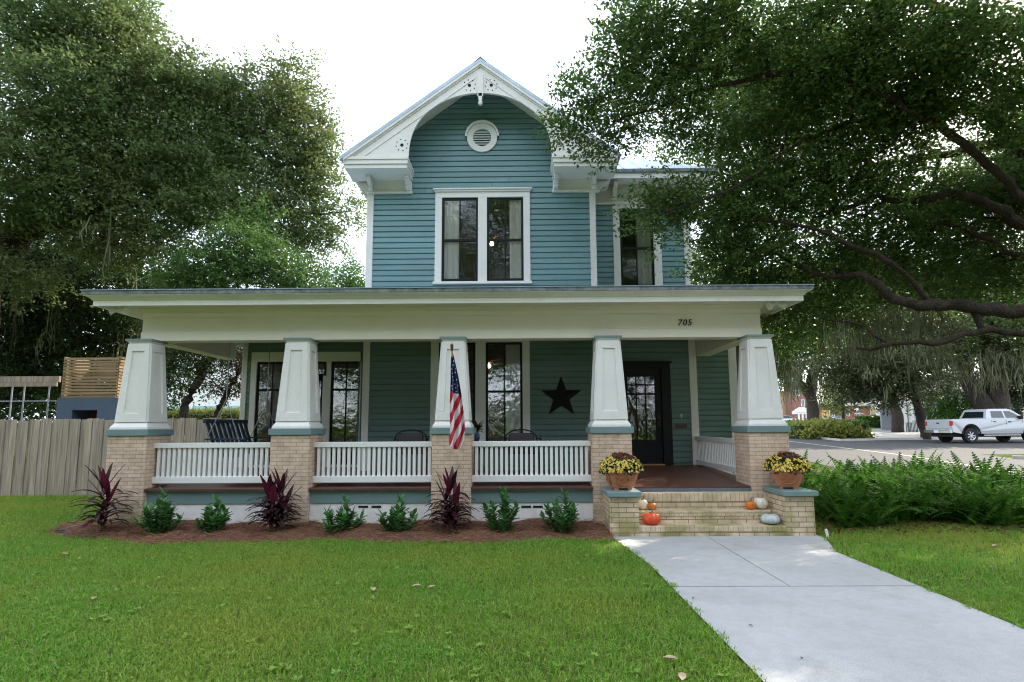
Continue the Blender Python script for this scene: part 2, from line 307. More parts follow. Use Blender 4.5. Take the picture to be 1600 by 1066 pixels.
# ------------------------------------------------------------------ house
H = thing('house', 'two storey teal clapboard house with white arched gable and deep front porch on tapered columns', 'house', (-.8, 11.1, 0))
YG, YR, YW = 11.1, 11.8, 12.15
def X(px, py, D): return at(px, py, D).x
def Z(px, py, D): return at(px, py, D).z
EXPO = .1145
def siding(name, Y, x0, x1, z0, z1, holes=(), lim=None, seed=0, m=None):
    b = MB(); r = random.Random(seed); z = z0
    while z < z1-.001:
        zt = min(z+EXPO, z1); a0, a1, c0, c1 = x0, x1, x0, x1
        if lim:
            a0, a1 = max(x0, lim(z)[0]), min(x1, lim(z)[1]); c0, c1 = max(x0, lim(zt)[0]), min(x1, lim(zt)[1])
        if a1 > a0 and c1 > c0:
            iv = [(a0, a1, c0, c1)]; zc = (z+zt)/2
            for hx0, hx1, hz0, hz1 in holes:
                if hz0 < zc < hz1:
                    n = []
                    for p0, p1, q0, q1 in iv:
                        if hx1 <= p0 or hx0 >= p1: n.append((p0, p1, q0, q1)); continue
                        if hx0 > p0: n.append((p0, hx0, q0, hx0))
                        if hx1 < p1: n.append((hx1, p1, hx1, q1))
                    iv = n
            cut = []
            for p0, p1, q0, q1 in iv:
                x_ = p0+r.uniform(.8, 4.2)
                while x_ < p1-.5 and x_ < q1-.3:
                    if x_ > q0+.2: cut.append((p0, x_-.0015, q0, x_-.0015)); p0 = q0 = x_+.0015
                    x_ += r.uniform(1.6, 4.5)
                cut.append((p0, p1, q0, q1))
            for p0, p1, q0, q1 in cut:
                j = r.uniform(-.0015, .0015); f = -.024+j; g1, g2 = zt-.026, zt-.018; k1, k2 = (g1-z)/(zt-z), (g2-z)/(zt-z)
                lp = lambda k: (p0+(q0-p0)*k, p1+(q1-p1)*k)
                (m0, m1), (n0, n1) = lp(k1), lp(k2)
                b.add([(p0, Y+f, z), (p1, Y+f, z), (m1, Y+f+.002, g1), (m0, Y+f+.002, g1), (n1, Y-.001, g2), (n0, Y-.001, g2), (q1, Y-.001, zt), (q0, Y-.001, zt), (p0, Y, z+.0005), (p1, Y, z+.0005)], [(0, 1, 2, 3), (3, 2, 4, 5), (5, 4, 6, 7), (8, 9, 1, 0)])
        z += EXPO
    return b.build(name, m or TEAL, H, recalc=False)
def curtain(b, x0, x1, y, z0, z1, folds=5, amp=.018):
    n = folds*8; vs = []
    for i in range(n+1):
        x = x0+(x1-x0)*i/n; d = amp*sin(i/n*folds*2*pi)+amp*.4*sin(i*1.7)
        vs += [(x, y+d, z0), (x, y+d*.8, z1)]
    b.add(vs, [(2*i, 2*i+2, 2*i+3, 2*i+1) for i in range(n)])
def window(Y, out, sashes, glass, crown=True, sill=True, casing=WHITE, mull=True):
    """out = x0,x1,z0,z1 of the casing; sashes = (x0,x1,z0,z1,meet,muntin,curtain(s))"""
    x0, x1, z0, z1 = out; b = MB(); yf = Y-.045
    zs = min(s[2] for s in sashes); zt = max(s[3] for s in sashes)
    b.box(x0, x1, yf, Y+.02, zt, z1)
    xs = sorted(sashes, key=lambda s: s[0]); e = [x0]
    for s in xs: e += [s[0], s[1]]
    e.append(x1)
    for k in range(0, len(e), 2): b.box(e[k], e[k+1], yf, Y+.02, zs, zt)
    if sill: b.box(x0-.03, x1+.03, Y-.085, Y+.02, zs-.05, zs)
    if crown:
        b.box(x0-.02, x1+.02, Y-.075, Y+.02, z1, z1+.035); b.box(x0-.045, x1+.045, Y-.1, Y+.02, z1+.035, z1+.065)
    wo = b.build('window', casing, H, bevel=.004)
    for (a, c, d, t, meet, munt, cur) in xs:
        f = MB(); w = .045
        f.box(a, a+w, Y-.015, Y+.03, d, t); f.box(c-w, c, Y-.015, Y+.03, d, t); f.box(a+w, c-w, Y-.015, Y+.03, d, d+.07); f.box(a+w, c-w, Y-.015, Y+.03, t-w, t)
        f.box(a+w, c-w, Y-.018, Y+.03, meet-.022, meet+.022)
        for mxx in munt: f.box(mxx-.013, mxx+.013, Y-.012, Y+.02, d+.07, meet-.022); f.box(mxx-.013, mxx+.013, Y-.012, Y+.02, meet+.022, t-w)
        f.build('sash', BLACKP, wo, bevel=.003)
        p = MB(); p.add([(a+.02, Y+.004, d+.02), (c-.02, Y+.004, d+.02), (c-.02, Y+.004, t-.02), (a+.02, Y+.004, t-.02)], [(0, 1, 2, 3)]); p.build('pane', glass, wo, recalc=False)
        for (u, v, c0, c1) in cur:
            cb = MB(); curtain(cb, a+(c-a)*u, a+(c-a)*v, Y+.06, c0, c1, max(2, int((v-u)*(c-a)/.09))); cb.build('curtain', CURT, wo, smooth=True, recalc=False)
    return wo
# openings measured once, in metres
gx = lambda px, py=375: X(px, py, YG)
UW = (gx(680), gx(828.5), Z(750, 442, YG), Z(750, 301, YG))
s_t, s_b, s_m = Z(750, 309.5, YG), Z(750, 441, YG), Z(750, 375.6, YG)
US = [(gx(690.5), gx(747), s_b, s_t, s_m, [gx(718.5)], [(.06, .48, s_b+.05, s_t-.03)]), (gx(761), gx(818), s_b, s_t, s_m, [gx(789.5)], [(.62, .97, s_b+.05, s_t-.03)])]
window(YG, UW, US, GLASSU)
lx = lambda px: X(px, 612, YG)
LW = (lx(673), lx(828), 1.17, 3.33); m1 = Z(780, 612, YG)
window(YG, LW, [(lx(685.5), lx(743), 1.22, 3.22, m1, [lx(714)], []), (lx(759), lx(816.5), 1.22, 3.22, m1, [lx(788)], [(.55, .98, 1.25, 3.2)])], GLASS, crown=False)
qx = lambda px: X(px, 610, YR)
TU = (qx(392), qx(563), .80, Z(480, 550.5, YR)); tt = Z(540, 565, YR); tm = Z(540, 609, YR)
window(YR, TU, [(qx(401), qx(449), .95, tt, tm, [qx(425)], []), (qx(461), qx(505), .80, tt-.37, 1.5, [], []), (qx(517.5), qx(566-1.5), 1.0, tt, tm, [qx(541)], [])], GLASS, crown=False)
tb = MB(); ta, tcx = qx(461), qx(510); tb.box(ta, tcx, YR-.06, YR-.047, tt-.30, tt-.01); t_o = tb.build('transom', BLACKP, H)
tb = MB(); tb.add([(ta+.04, YR-.0615, tt-.26), (tcx-.04, YR-.0615, tt-.26), (tcx-.04, YR-.0615, tt-.05), (ta+.04, YR-.0615, tt-.05)], [(0, 1, 2, 3)]); tb.build('pane', glassmat('transom_glass', .25, (.1, .1, .1)), t_o, recalc=False)
rx = lambda px: X(px, 400, YR)
RWz = (Z(1000, 450.5, YR), Z(1000, 326.5, YR), Z(1000, 388.3, YR))
RW = (rx(958.5), rx(1033.5), RWz[0], Z(1000, 318, YR))
window(YR, RW, [(rx(969), rx(1021.5), RWz[0], RWz[1], RWz[2], [rx(994.7)], [(.52, .97, RWz[0]+.05, RWz[1]-.02)])], GLASSU, crown=False, sill=False)
# front door
dx = lambda px: X(px, 640, YR)
fz0, fzt = .775, Z(1010, 565, YR); D0, D1 = dx(962), dx(1048.5)
b = MB(); b.box(D0, dx(971), YR-.05, YR+.02, fz0, fzt-.12); b.box(dx(1034), D1, YR-.05, YR+.02, fz0, fzt-.12); b.box(D0, D1, YR-.05, YR+.02, fzt-.12, fzt-.04)
b.box(D0-.03, D1+.03, YR-.09, YR+.02, fzt-.04, fzt); dr = b.build('front_door', BLACKP, H, bevel=.004)
b = MB(); gxs = [(981.5, 994.5), (996, 1009), (1010.5, 1024.5)]; gzs = [(588.5, 600.5), (602.5, 614.5), (617, 687.5)]
lx0, lx1, lz1 = dx(971), dx(1034), fzt-.12
ex = [lx0]+[dx(q) for g in gxs for q in g]+[lx1]; zz = [Z(1010, q, YR) for g in gzs for q in g]
yd = YR+.01; g0, g1 = zz[5], zz[0]
b.box(lx0, ex[1], yd, yd+.045, fz0, lz1); b.box(ex[6], lx1, yd, yd+.045, fz0, lz1); b.box(ex[1], ex[6], yd, yd+.045, fz0, g0); b.box(ex[1], ex[6], yd, yd+.045, g1, lz1)
for k in (2, 4): b.box(ex[k], ex[k+1], yd+.002, yd+.043, g0, g1)
for k in (1, 3): b.box(ex[1], ex[6], yd+.006, yd+.04, zz[k+1], zz[k])
b.box(ex[1]+.02, ex[6]-.02, yd-.012, yd, fz0+.15, g0-.16)
b.build('door_leaf', BLACKP, dr, bevel=.003)
b = MB(); b.add([(ex[1], yd+.03, g0), (ex[6], yd+.03, g0), (ex[6], yd+.03, g1), (ex[1], yd+.03, g1)], [(0, 1, 2, 3)]); b.build('pane', GLASS, dr, recalc=False)
b = MB(); b.lathe([(.0, 0), (.022, .004), (.03, .02), (.026, .04), (.0, .046)], (lx1-.055, yd-.03, 1.66), 12); b.box(lx1-.08, lx1-.03, yd-.01, yd, 1.55, 1.80)
b.build('door_handle', mat('dark_bronze', (.05, .04, .03), .4, metal=.8), dr, smooth=False)
b = MB(); b.box(lx0, lx1, YR-.10, YR+.05, fz0-.012, fz0+.012); b.build('threshold', mat('oak_threshold', (.40, .24, .10), .5), dr)

# walls
RS, RC, RZT = .743, -.77, 8.80                        # main roof: slope, ridge x, ridge height at the gable front
lim = lambda z: (RC-(RZT-.12-z)/RS, RC+(RZT-.12-z)/RS)
hole = lambda o: (o[0]+.05, o[1]-.05, o[2]+.02, o[3]-.02)
GX0, GX1 = -3.1, 1.515
PORCHW = mat('porch_toned_siding', (.125, .20, .178), .6, var=.10, vscale=1.6, bump=.12, bscale=60); per_board(PORCHW, .93, 1.06)  # greyer, darker colour carries the porch-level difference that lighting alone did not give
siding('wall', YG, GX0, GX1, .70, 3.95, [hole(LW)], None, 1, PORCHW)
siding('wall', YG, GX0, GX1, .70+EXPO*28, 8.66, [hole(UW)], lim, 8)
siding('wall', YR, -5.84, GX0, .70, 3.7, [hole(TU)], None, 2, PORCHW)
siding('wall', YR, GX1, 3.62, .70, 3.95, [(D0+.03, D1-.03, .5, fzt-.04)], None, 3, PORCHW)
siding('wall', YR, GX1, 3.62, .70+EXPO*28, 6.6, [hole(RW)], None, 9)
WX1 = X(1150, 600, YW)
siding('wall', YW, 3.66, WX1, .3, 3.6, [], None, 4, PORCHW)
b = MB()                                              # side and back walls of the body
b.box(GX0, GX0+.1, YG+.005, 17.9, .4, 6.9); b.box(3.53, 3.63, YR+.005, 17.9, .4, 6.85); b.box(GX0, 3.63, 17.9, 18, .4, 6.9)
b.box(GX1-.1, GX1, YG+.005, YR, .4, 6.9); b.box(-5.84, -5.74, YR+.005, 17.9, .1, 3.7); b.box(-5.84, GX0, 17.9, 18, .1, 3.7); b.box(WX1-.1, WX1, YW+.005, 17.9, .1, 3.6); b.box(3.63, WX1, 17.9, 18, .1, 3.6)
b.build('wall', TEAL, H)
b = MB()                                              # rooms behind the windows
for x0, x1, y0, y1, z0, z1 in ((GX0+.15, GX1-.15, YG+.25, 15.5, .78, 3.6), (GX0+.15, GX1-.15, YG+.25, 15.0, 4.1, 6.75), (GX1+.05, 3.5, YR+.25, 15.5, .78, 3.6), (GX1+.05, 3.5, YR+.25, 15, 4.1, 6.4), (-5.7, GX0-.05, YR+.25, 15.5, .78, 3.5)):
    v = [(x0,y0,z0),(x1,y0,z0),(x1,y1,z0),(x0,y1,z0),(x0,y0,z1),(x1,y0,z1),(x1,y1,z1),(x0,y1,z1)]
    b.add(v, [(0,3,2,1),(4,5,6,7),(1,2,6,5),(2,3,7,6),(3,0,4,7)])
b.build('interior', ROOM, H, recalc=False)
# corner boards
CB = []
def cboard(*bx):
    b = MB(); [b.box(*q) for q in bx]; b.build('corner_board', WHITE, H, bevel=.004)
cboard((GX0-.02, GX0+.115, YG-.035, YG+.03, .70, 6.31)); cboard((GX1-.105, GX1+.015, YG-.035, YG+.03, .70, 6.31), (GX1-.012, GX1+.016, YG+.03, YR, .7, 6.3))
cboard((3.50, 3.65, YR-.035, YR+.03, .74, 6.2), (3.62, 3.651, YR+.03, YR+1.2, .74, 6.2)); cboard((-5.86, -5.75, YR-.035, YR+.03, .74, 3.6)); cboard((WX1-.15, WX1+.02, YW-.035, YW+.03, .3, 3.6))

# main roof
def slab(b, side, y0, y1, t0, t1, x_in=0, x_out=2.72, mi=0):
    s = side; za = RZT-RS*x_in; zb = RZT-RS*x_out
    b.prism([(RC+s*x_in, za-t0), (RC+s*x_out, zb-t0), (RC+s*x_out, zb-t1), (RC+s*x_in, za-t1)], 'y', y0, y1, mi)
b = MB(); [slab(b, s, 10.42, 18.2, 0, .055) for s in (-1, 1)]
for s in (-1, 1):
    for k in range(20):
        y = 10.43+k*.4; za = RZT; zb = RZT-RS*2.72
        b.prism([(RC, za), (RC+s*2.72, zb), (RC+s*2.72, zb+.03), (RC, za+.03)], 'y', y, y+.02)
b.prism([(RC-.12, RZT-.075), (RC, RZT+.02), (RC+.12, RZT-.075), (RC, RZT+.05)], 'y', 10.415, 18.2)
HE = 6.90; HS = .64; hx, hy = 4.12, 11.32           # hip roof over the right hand block
b.add([(hx, hy, HE), (hx, 18.2, HE), (hx-1.9, 18.2-1.9, HE+1.9*HS), (hx-1.9, hy+1.9, HE+1.9*HS), (.2, hy+1.9, HE+1.9*HS), (.2, hy, HE), (.2, 18.2-1.9, HE+1.9*HS), (.2, 18.2, HE)],
      [(0, 3, 4, 5), (0, 1, 2, 3), (3, 2, 6, 4), (1, 7, 6, 2)])
for k in range(9):
    x = hx-.35*k-.2; t = min(1.9, .35*k+.2); b.add([(x-.012, hy, HE), (x+.012, hy, HE), (x+.012, hy+t, HE+t*HS), (x-.012, hy+t, HE+t*HS), (x, hy, HE+.03), (x, hy+t, HE+t*HS+.03)], [(0, 4, 5, 3), (4, 1, 2, 5)])
b.build('main_roof', ROOFM, H, recalc=False)
b = MB(); b.box(1.6, hx+.01, hy-.02, hy+.02, HE-.07, HE-.002); b.box(hx-.02, hx+.02, hy+.02, 18.2, HE-.07, HE-.002); b.build('roof_edge', ROOFE, H)
b = MB()                                             # white eaves of the hip roof
b.box(1.55, hx-.03, hy+.02, hy+.05, HE-.19, HE-.04); b.box(1.55, hx-.05, hy+.05, YR-.06, HE-.16, HE-.10); b.box(3.65, hx-.05, YR-.06, 18, HE-.16, HE-.10); b.box(hx-.05, hx-.02, hy+.05, 18, HE-.19, HE-.05)
b.build('eave', WHITE, H)
zf = Z(945, 319, YR)
b = MB(); b.box(GX1+.02, 3.66, YR-.05, YR+.02, zf, HE-.16); b.box(GX1+.02, 3.68, YR-.07, YR+.02, zf-.03, zf+.03); b.build('frieze_board', SOFF, H, bevel=.004)
# gable soffit, bargeboard with its arch, cornice returns, brackets
b = MB(); [slab(b, s, 10.47, YG-.02, .058, .10, 0, 2.66) for s in (-1, 1)]
for s in (-1, 1): b.prism([(RC+s*2.33, 6.60), (RC+s*2.64, 6.60), (RC+s*2.64, 6.64), (RC+s*2.33, 6.64)], 'y', 10.5, 18.0)
b.build('soffit', SOFF, H)
YB = 10.47
aL = Vector((-2.17, 0, 6.80)); topz = 8.06
arch = []
for k in range(33):
    q = pi*k/32; u = -cos(q); arch.append((RC+1.40*math.copysign(abs(u)**1.0, u), 6.80+1.30*sin(q)**.86))
out = [(RC+2.62, RZT-.13-RS*2.62), (RC+2.62, 6.80), ]
poly = [(RC, RZT-.135), (RC-2.50, RZT-.135-RS*2.50), (RC-2.50, 6.80)]+arch+[(RC+2.50, 6.80), (RC+2.50, RZT-.135-RS*2.50)]
b = MB()
half = [p for p in poly]
# built as quads between roof line and arch so that no concave n-gon is needed
def roofz(x): return RZT-.135-RS*abs(x-RC)
xs = [RC-2.56+(2.56-1.40)*k/8 for k in range(9)]
for s in (-1, 1):
    for k in range(8):
        a0, a1 = abs(xs[k]-RC), abs(xs[k+1]-RC); pts = [(RC+s*a0, 6.79), (RC+s*a1, 6.79), (RC+s*a1, RZT-.135-RS*a1), (RC+s*a0, max(6.795, RZT-.135-RS*a0))]
        b.prism(pts, 'y', YB, YB+.05)
for k in range(32): b.prism([arch[k], arch[k+1], (arch[k+1][0], roofz(arch[k+1][0])), (arch[k][0], roofz(arch[k][0]))], 'y', YB, YB+.05)
for s in (-1, 1):                                    # mouldings along the slope
    for o, t, yy in ((.056, .115, .045), (.115, .15, .02), (.30, .318, .012)):
        xi = .10 if o > .2 else 0; xo = 2.30 if o > .2 else 2.66
        slab(b, s, YB-yy, YB+(.03 if o < .2 else 0), o, t, xi, xo)
b.box(RC-.055, RC+.055, YB-.03, YB, 8.02, RZT-.32); b.box(RC-.035, RC+.035, YB-.03, YB+.04, 7.93, 8.08)
b.lathe([(.0, -.05), (.035, -.04), (.045, 0), (.035, .035), (.02, .05), (.02, .07), (.0, .075)], (RC, YB+.005, 7.89), 14)
for k in range(33):                                   # bead round the arch
    if k < 32: b.tube([(arch[k][0], YB-.002, arch[k][1]), (arch[k+1][0], YB-.002, arch[k+1][1])], .011, 6, cap=False)
bb = b.build('bargeboard', WHITE, H)
b = MB()
def disc(b, x, z, r, y=YB-.003):
    b.add([(x+r*cos(2*pi*j/14), y, z+r*sin(2*pi*j/14)) for j in range(14)], [tuple(range(14))])
for cx_, cz_ in ((RC-.215, 8.26), (RC+.215, 8.26), (RC-1.53, 7.03), (RC+1.53, 7.03)):
    b = MB(); disc(b, cx_, cz_, .034)
    for j in range(8):
        q = 2*pi*j/8+.2; disc(b, cx_+.115*cos(q), cz_+.115*sin(q), .0125)
    b.build('drilled_holes', HOLE, bb, recalc=False)
for s in (-1, 1):
    b = MB(); xa, xb = sorted((RC+s*1.42, RC+s*2.66))
    for z0, z1, o in ((6.735, 6.795, .03), (6.65, 6.735, .012), (6.57, 6.65, -.012)): b.box(xa-o, xb+o*.6, YB-o, YG-.02, z0, z1)
    fa, fb = sorted((RC+s*1.44, RC+s*2.33)); b.box(fa, fb, YG-.05, YG+.02, 6.31, 6.57); b.box(fa-.015, fb+.015, YG-.08, YG+.02, 6.29, 6.335)
    b.build('cornice_return', WHITE, H, bevel=.003)
def bracket(b, x, w, y0, z0, z1, d, ax='y'):
    h = z1-z0; pr = [(0, 0), (-.25*d, .02*h), (-.42*d, .14*h), (-.40*d, .30*h), (-.55*d, .45*h), (-.85*d, .60*h), (-1.*d, .78*h), (-d, h), (0, h)]
    if ax == 'y':
        v = [(x-w/2, y0+p, z0+q) for p, q in pr]+[(x+w/2, y0+p, z0+q) for p, q in pr]
    else: v = [(x+ax*(-p), y0-w/2, z0+q) for p, q in pr]+[(x+ax*(-p), y0+w/2, z0+q) for p, q in pr]
    n = len(pr); b.add(v, [tuple(range(n)), tuple(range(2*n-1, n-1, -1))]+[(i, i+n, (i+1) % n+n, (i+1) % n) for i in range(n)])
for s in (-1, 1):
    for o in (1.50, 2.26):
        b = MB(); bracket(b, RC+s*o, .085, YG-.05, 6.335, 6.57, .30); b.build('bracket', WHITE, H, bevel=.004)
    b = MB(); bracket(b, RC+s*2.30, .085, YG+.08, 6.335, 6.57, .28, s); b.build('bracket', WHITE, H, bevel=.004)
for x in (2.02, 2.86, 3.55):
    b = MB(); bracket(b, x, .09, YR-.05, zf+.06, HE-.16, .34); b.build('bracket', SOFF, H, bevel=.004)
# round louvred vent
vx, vz = X(753.5, 217, YG), Z(753.5, 217, YG)
b = MB()
ring = [(vx+r*cos(2*pi*j/40), y, vz+r*sin(2*pi*j/40)) for r, y in ((.31, YG-.02), (.31, YG-.06), (.19, YG-.06), (.19, YG-.02)) for j in range(40)]
b.add(ring, [(i*40+j, i*40+(j+1) % 40, ((i+1) % 4)*40+(j+1) % 40, ((i+1) % 4)*40+j) for i in range(4) for j in range(40)])
hood = [(vx+r*cos(pi*j/24), y, vz+r*sin(pi*j/24)+.01) for r, y in ((.31, YG-.02), (.35, YG-.02), (.35, YG-.10), (.31, YG-.10)) for j in range(25)]
b.add(hood, [(i*25+j, i*25+j+1, ((i+1) % 4)*25+j+1, ((i+1) % 4)*25+j) for i in range(4) for j in range(24)])
for k in range(6):
    z = vz-.155+.052*k+.01; hw = sqrt(max(.0, .19**2-(z-vz+.012)**2)); b.add([(vx-hw, YG-.055, z), (vx+hw, YG-.055, z), (vx+hw, YG-.02, z+.03), (vx-hw, YG-.02, z+.03), (vx-hw, YG-.05, z-.008), (vx+hw, YG-.05, z-.008)], [(0, 1, 2, 3), (4, 5, 1, 0)])
vo = b.build('gable_vent', WHITE, H)
b = MB(); disc(b, vx, vz, .2, YG-.0185); b.build('vent_backing', HOLE, vo, recalc=False)

# ------------------------------------------------------------------ porch
PX = [-6.15, -3.60, -1.09, 1.397, 3.815]; PY = 9.165; BX0, BX1, BY = -6.27, 3.93, 9.2
fl = lambda y: .632+(y-8.88)*.045
b = MB(); b.prism([(8.88, .606), (8.88, fl(8.88)), (11.85, fl(11.85)), (11.85, .606)], 'x', -6.1, 3.75)
b.build('porch_floor', FLOOR, H)
b = MB(); b.box(PX[3]+.3, PX[4]-.3, 8.865, 8.879, .562, .612); b.build('floor_edge', mat('blue_grey_edge', (.13, .15, .18), .6, var=.2), H)
b = MB(); b.box(-6.05, PX[3], 8.955, 9.0, .395, .605); b.box(-6.10, -6.05, 9.0, 11.8, .395, .605); b.box(3.70, 3.75, 9.4, 11.8, .395, .605); b.build('skirt_board', TEALT, H, bevel=.004)
b = MB(); b.box(-6.03, PX[3], 8.975, 9.1, -.1, .394); b.box(-6.08, -5.98, 9.1, 11.8, -.1, .394); b.box(3.65, 3.73, 9.4, 11.8, -.1, .394); b.box(-5.9, WX1-.02, YR+.03, YR+.2, -.1, .7); b.build('foundation', STUC, H)
for px in (567.5, 588, 822, 840.5):
    q = at(px, 792, 8.97); b = MB(); b.box(q.x-.075, q.x+.075, 8.968, 8.98, q.z-.016, q.z+.016); b.build('foundation_vent', HOLE, H)
for x in PX:
    b = MB(); w, d = .50, .345; z0, z1 = 1.66, 2.93
    b.frus(x, PY, z0, z1, w, d)
    b.frus(x, PY, 1.552, 1.585, .605, .60); b.frus(x, PY, 1.585, 1.66, .60, .505)
    b.frus(x, PY, z1, 2.967, .345, .405)
    for k in range(4):                               # raised frames that leave a sunk panel on each face
        def fp(u, z, o):                             # u across the face in -1..1
            hw = (w+(d-w)*(z-z0)/(z1-z0))/2; a = Vector((u*hw, -(hw+o), z)); a.rotate(Matrix.Rotation(k*pi/2, 3, 'Z')); return (x+a.x, PY+a.y, a.z)
        rect = [(-.98, 1.665, .98, 1.80), (-.98, 2.80, .98, 2.925), (-.98, 1.80, -.52, 2.80), (.52, 1.80, .98, 2.80)]
        for u0, za, u1, zb in rect:
            b.add([fp(u0, za, .022), fp(u1, za, .022), fp(u1, zb, .022), fp(u0, zb, .022), fp(u0, za, -.002), fp(u1, za, -.002), fp(u1, zb, -.002), fp(u0, zb, -.002)], [(0, 1, 2, 3), (0, 4, 5, 1), (1, 5, 6, 2), (2, 6, 7, 3), (3, 7, 4, 0)])
    c = b.build('column', WHITE, H, bevel=.003)
    b = MB(); b.box(x-.215, x+.215, PY-.215, PY+.215, 2.967, 3.0); b.build('capital', TEALT, c)
    b = MB(); b.box(x-.305, x+.305, PY-.305, PY+.305, -.1, 1.452); b.build('pier', BRICK, c)
    b = MB(); b.box(x-.335, x+.335, PY-.335, PY+.335, 1.452, 1.551); b.build('pier_cap', TEALT, c, bevel=.006)
b = MB()                                             # beam: stepped boards on three sides
for z0, z1, o in ((3.0, 3.15, .012), (3.15, 3.385, 0), (3.385, 3.40, .016), (3.40, 3.47, .008), (3.47, 3.50, .03), (3.50, 3.53, .05)):
    b.box(BX0-o, BX1+o, BY-o, BY+.26, z0, z1); b.box(BX0-o, BX0+.26, BY+.26, YR, z0, z1); b.box(BX1-.26, BX1+o, BY+.26, YR, z0, z1)
b.build('beam', BEAMP, H, bevel=.003)
def sweep_eave(b, prof, mi=0):
    """profile (outward offset from the beam face, z) swept round front, left and right eaves"""
    y_end = 16.5; n = len(prof); rings = []
    for t in range(4):
        for o, z in prof: rings.append([(BX0-o, y_end, z), (BX0-o, BY-o, z), (BX1+o, BY-o, z), (BX1+o, y_end, z)][t])
    b.add(rings, [(t*n+i, t*n+(i+1) % n, (t+1)*n+(i+1) % n, (t+1)*n+i) for t in range(3) for i in range(n)], mi)
b = MB(); sweep_eave(b, [(.44, 3.492), (.485, 3.492), (.485, 3.575), (.50, 3.58), (.512, 3.60), (.545, 3.625), (.585, 3.640), (.585, 3.652), (.44, 3.652)]); b.build('fascia', WHITE, H)
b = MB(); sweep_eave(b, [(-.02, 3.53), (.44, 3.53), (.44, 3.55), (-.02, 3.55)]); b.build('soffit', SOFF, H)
b = MB(); sweep_eave(b, [(.40, 3.653), (.598, 3.653), (.598, 3.715), (.40, 3.715)]); b.build('roof_edge', ROOFE, H)
EO, ES, EZ = .612, .16, 3.716
b = MB(); rx0, rx1, ry0, ry1 = BX0-EO, BX1+EO, BY-EO, 16.5; t = 2.7
b.add([(rx0, ry0, EZ), (rx1, ry0, EZ), (rx1, ry1, EZ), (rx0, ry1, EZ), (rx0+t, ry0+t, EZ+t*ES), (rx1-t, ry0+t, EZ+t*ES), (rx1-t, ry1, EZ+t*ES), (rx0+t, ry1, EZ+t*ES)], [(0, 1, 5, 4), (1, 2, 6, 5), (0, 4, 7, 3), (4, 5, 6, 7)])
b.add([(rx0, ry0, EZ-.004), (rx1, ry0, EZ-.004), (rx1, ry0, EZ+.008), (rx0, ry0, EZ+.008)], [(0, 1, 2, 3)])
b.build('porch_roof', ROOFM, H, recalc=False)
b = MB()                                             # steeper roof over the rear wing
wx = 5.1; b.add([(wx, 12.4, 3.74), (wx, 18.4, 3.74), (3.6, 18.4, 4.98), (3.6, 13.6, 4.98), (3.0, 12.4, 3.74), (3.0, 13.6, 4.98)], [(0, 1, 2, 3), (0, 3, 5, 4)])
b.build('wing_roof', ROOFE, H, recalc=False)
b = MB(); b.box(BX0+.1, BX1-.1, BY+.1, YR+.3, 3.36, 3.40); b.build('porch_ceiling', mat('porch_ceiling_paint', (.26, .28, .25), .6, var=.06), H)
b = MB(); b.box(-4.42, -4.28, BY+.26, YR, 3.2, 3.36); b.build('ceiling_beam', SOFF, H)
# railings, every baluster its own part
def railing(p, q, nb, ztop=1.335, zr=1.252, zb0=.70, zb1=.805, slope=0):
    b = MB(); v = Vector((q[0]-p[0], q[1]-p[1], 0)); l = v.length; v.normalize(); a = atan2(v.y, v.x)
    def bx(b, s0, s1, w, z0, z1):
        n = Vector((-v.y, v.x, 0)); P = [Vector((p[0], p[1], 0))+v*s+n*o for s, o in ((s0, -w), (s1, -w), (s1, w), (s0, w))]
        b.add([(r.x, r.y, z0) for r in P]+[(r.x, r.y, z1) for r in P], [(0,3,2,1),(4,5,6,7),(0,1,5,4),(1,2,6,5),(2,3,7,6),(3,0,4,7)])
    bx(b, 0, l, .045, zr, ztop); bx(b, 0, l, .05, zb0, zb1)
    ro = b.build('railing', RAILW, H, bevel=.006)
    for k in range(nb):
        s = .07+(l-.14)*k/(nb-1); bb = MB(); bx(bb, s-.0225, s+.0225, .0225, zb1, zr); bb.build('baluster', RAILW, ro)
railing((PX[0]+.30, 9.10), (PX[1]-.305, 9.10), 23); railing((PX[1]+.305, 9.10), (PX[2]-.305, 9.10), 23); railing((PX[2]+.305, 9.10), (PX[3]-.305, 9.10), 23)
railing((3.60, PY+.305), (3.60, YR-.03), 26, 1.345, 1.262, .78, .875)
# steps and cheek walls
b = MB(); b.box(1.64, 3.71, 8.2, 8.9, -.1, .085); b.box(1.64, 3.71, 8.47, 8.9, .16, .255); b.box(1.64, 3.71, 8.72, 8.9, .33, .43); st = b.build('front_steps', BRICKS, H)
b = MB(); b.box(1.641, 3.709, 8.19, 8.5, .085, .16); b.box(1.641, 3.709, 8.46, 8.75, .255, .33); b.box(1.641, 3.709, 8.71, 8.89, .43, .56); b.build('step_nosing', SOLDIER, st, bevel=.006)
for x0, x1 in ((1.24, 1.645), (3.705, 4.112)):
    b = MB(); b.box(x0, x1, 8.2, 8.86, -.1, .572); cw = b.build('cheek_wall', BRICKS, H)
    b = MB(); b.box(x0-.04, x1+.035, 8.12, 8.85, .572, .645); b.build('cheek_cap', TEALT, cw, bevel=.008)
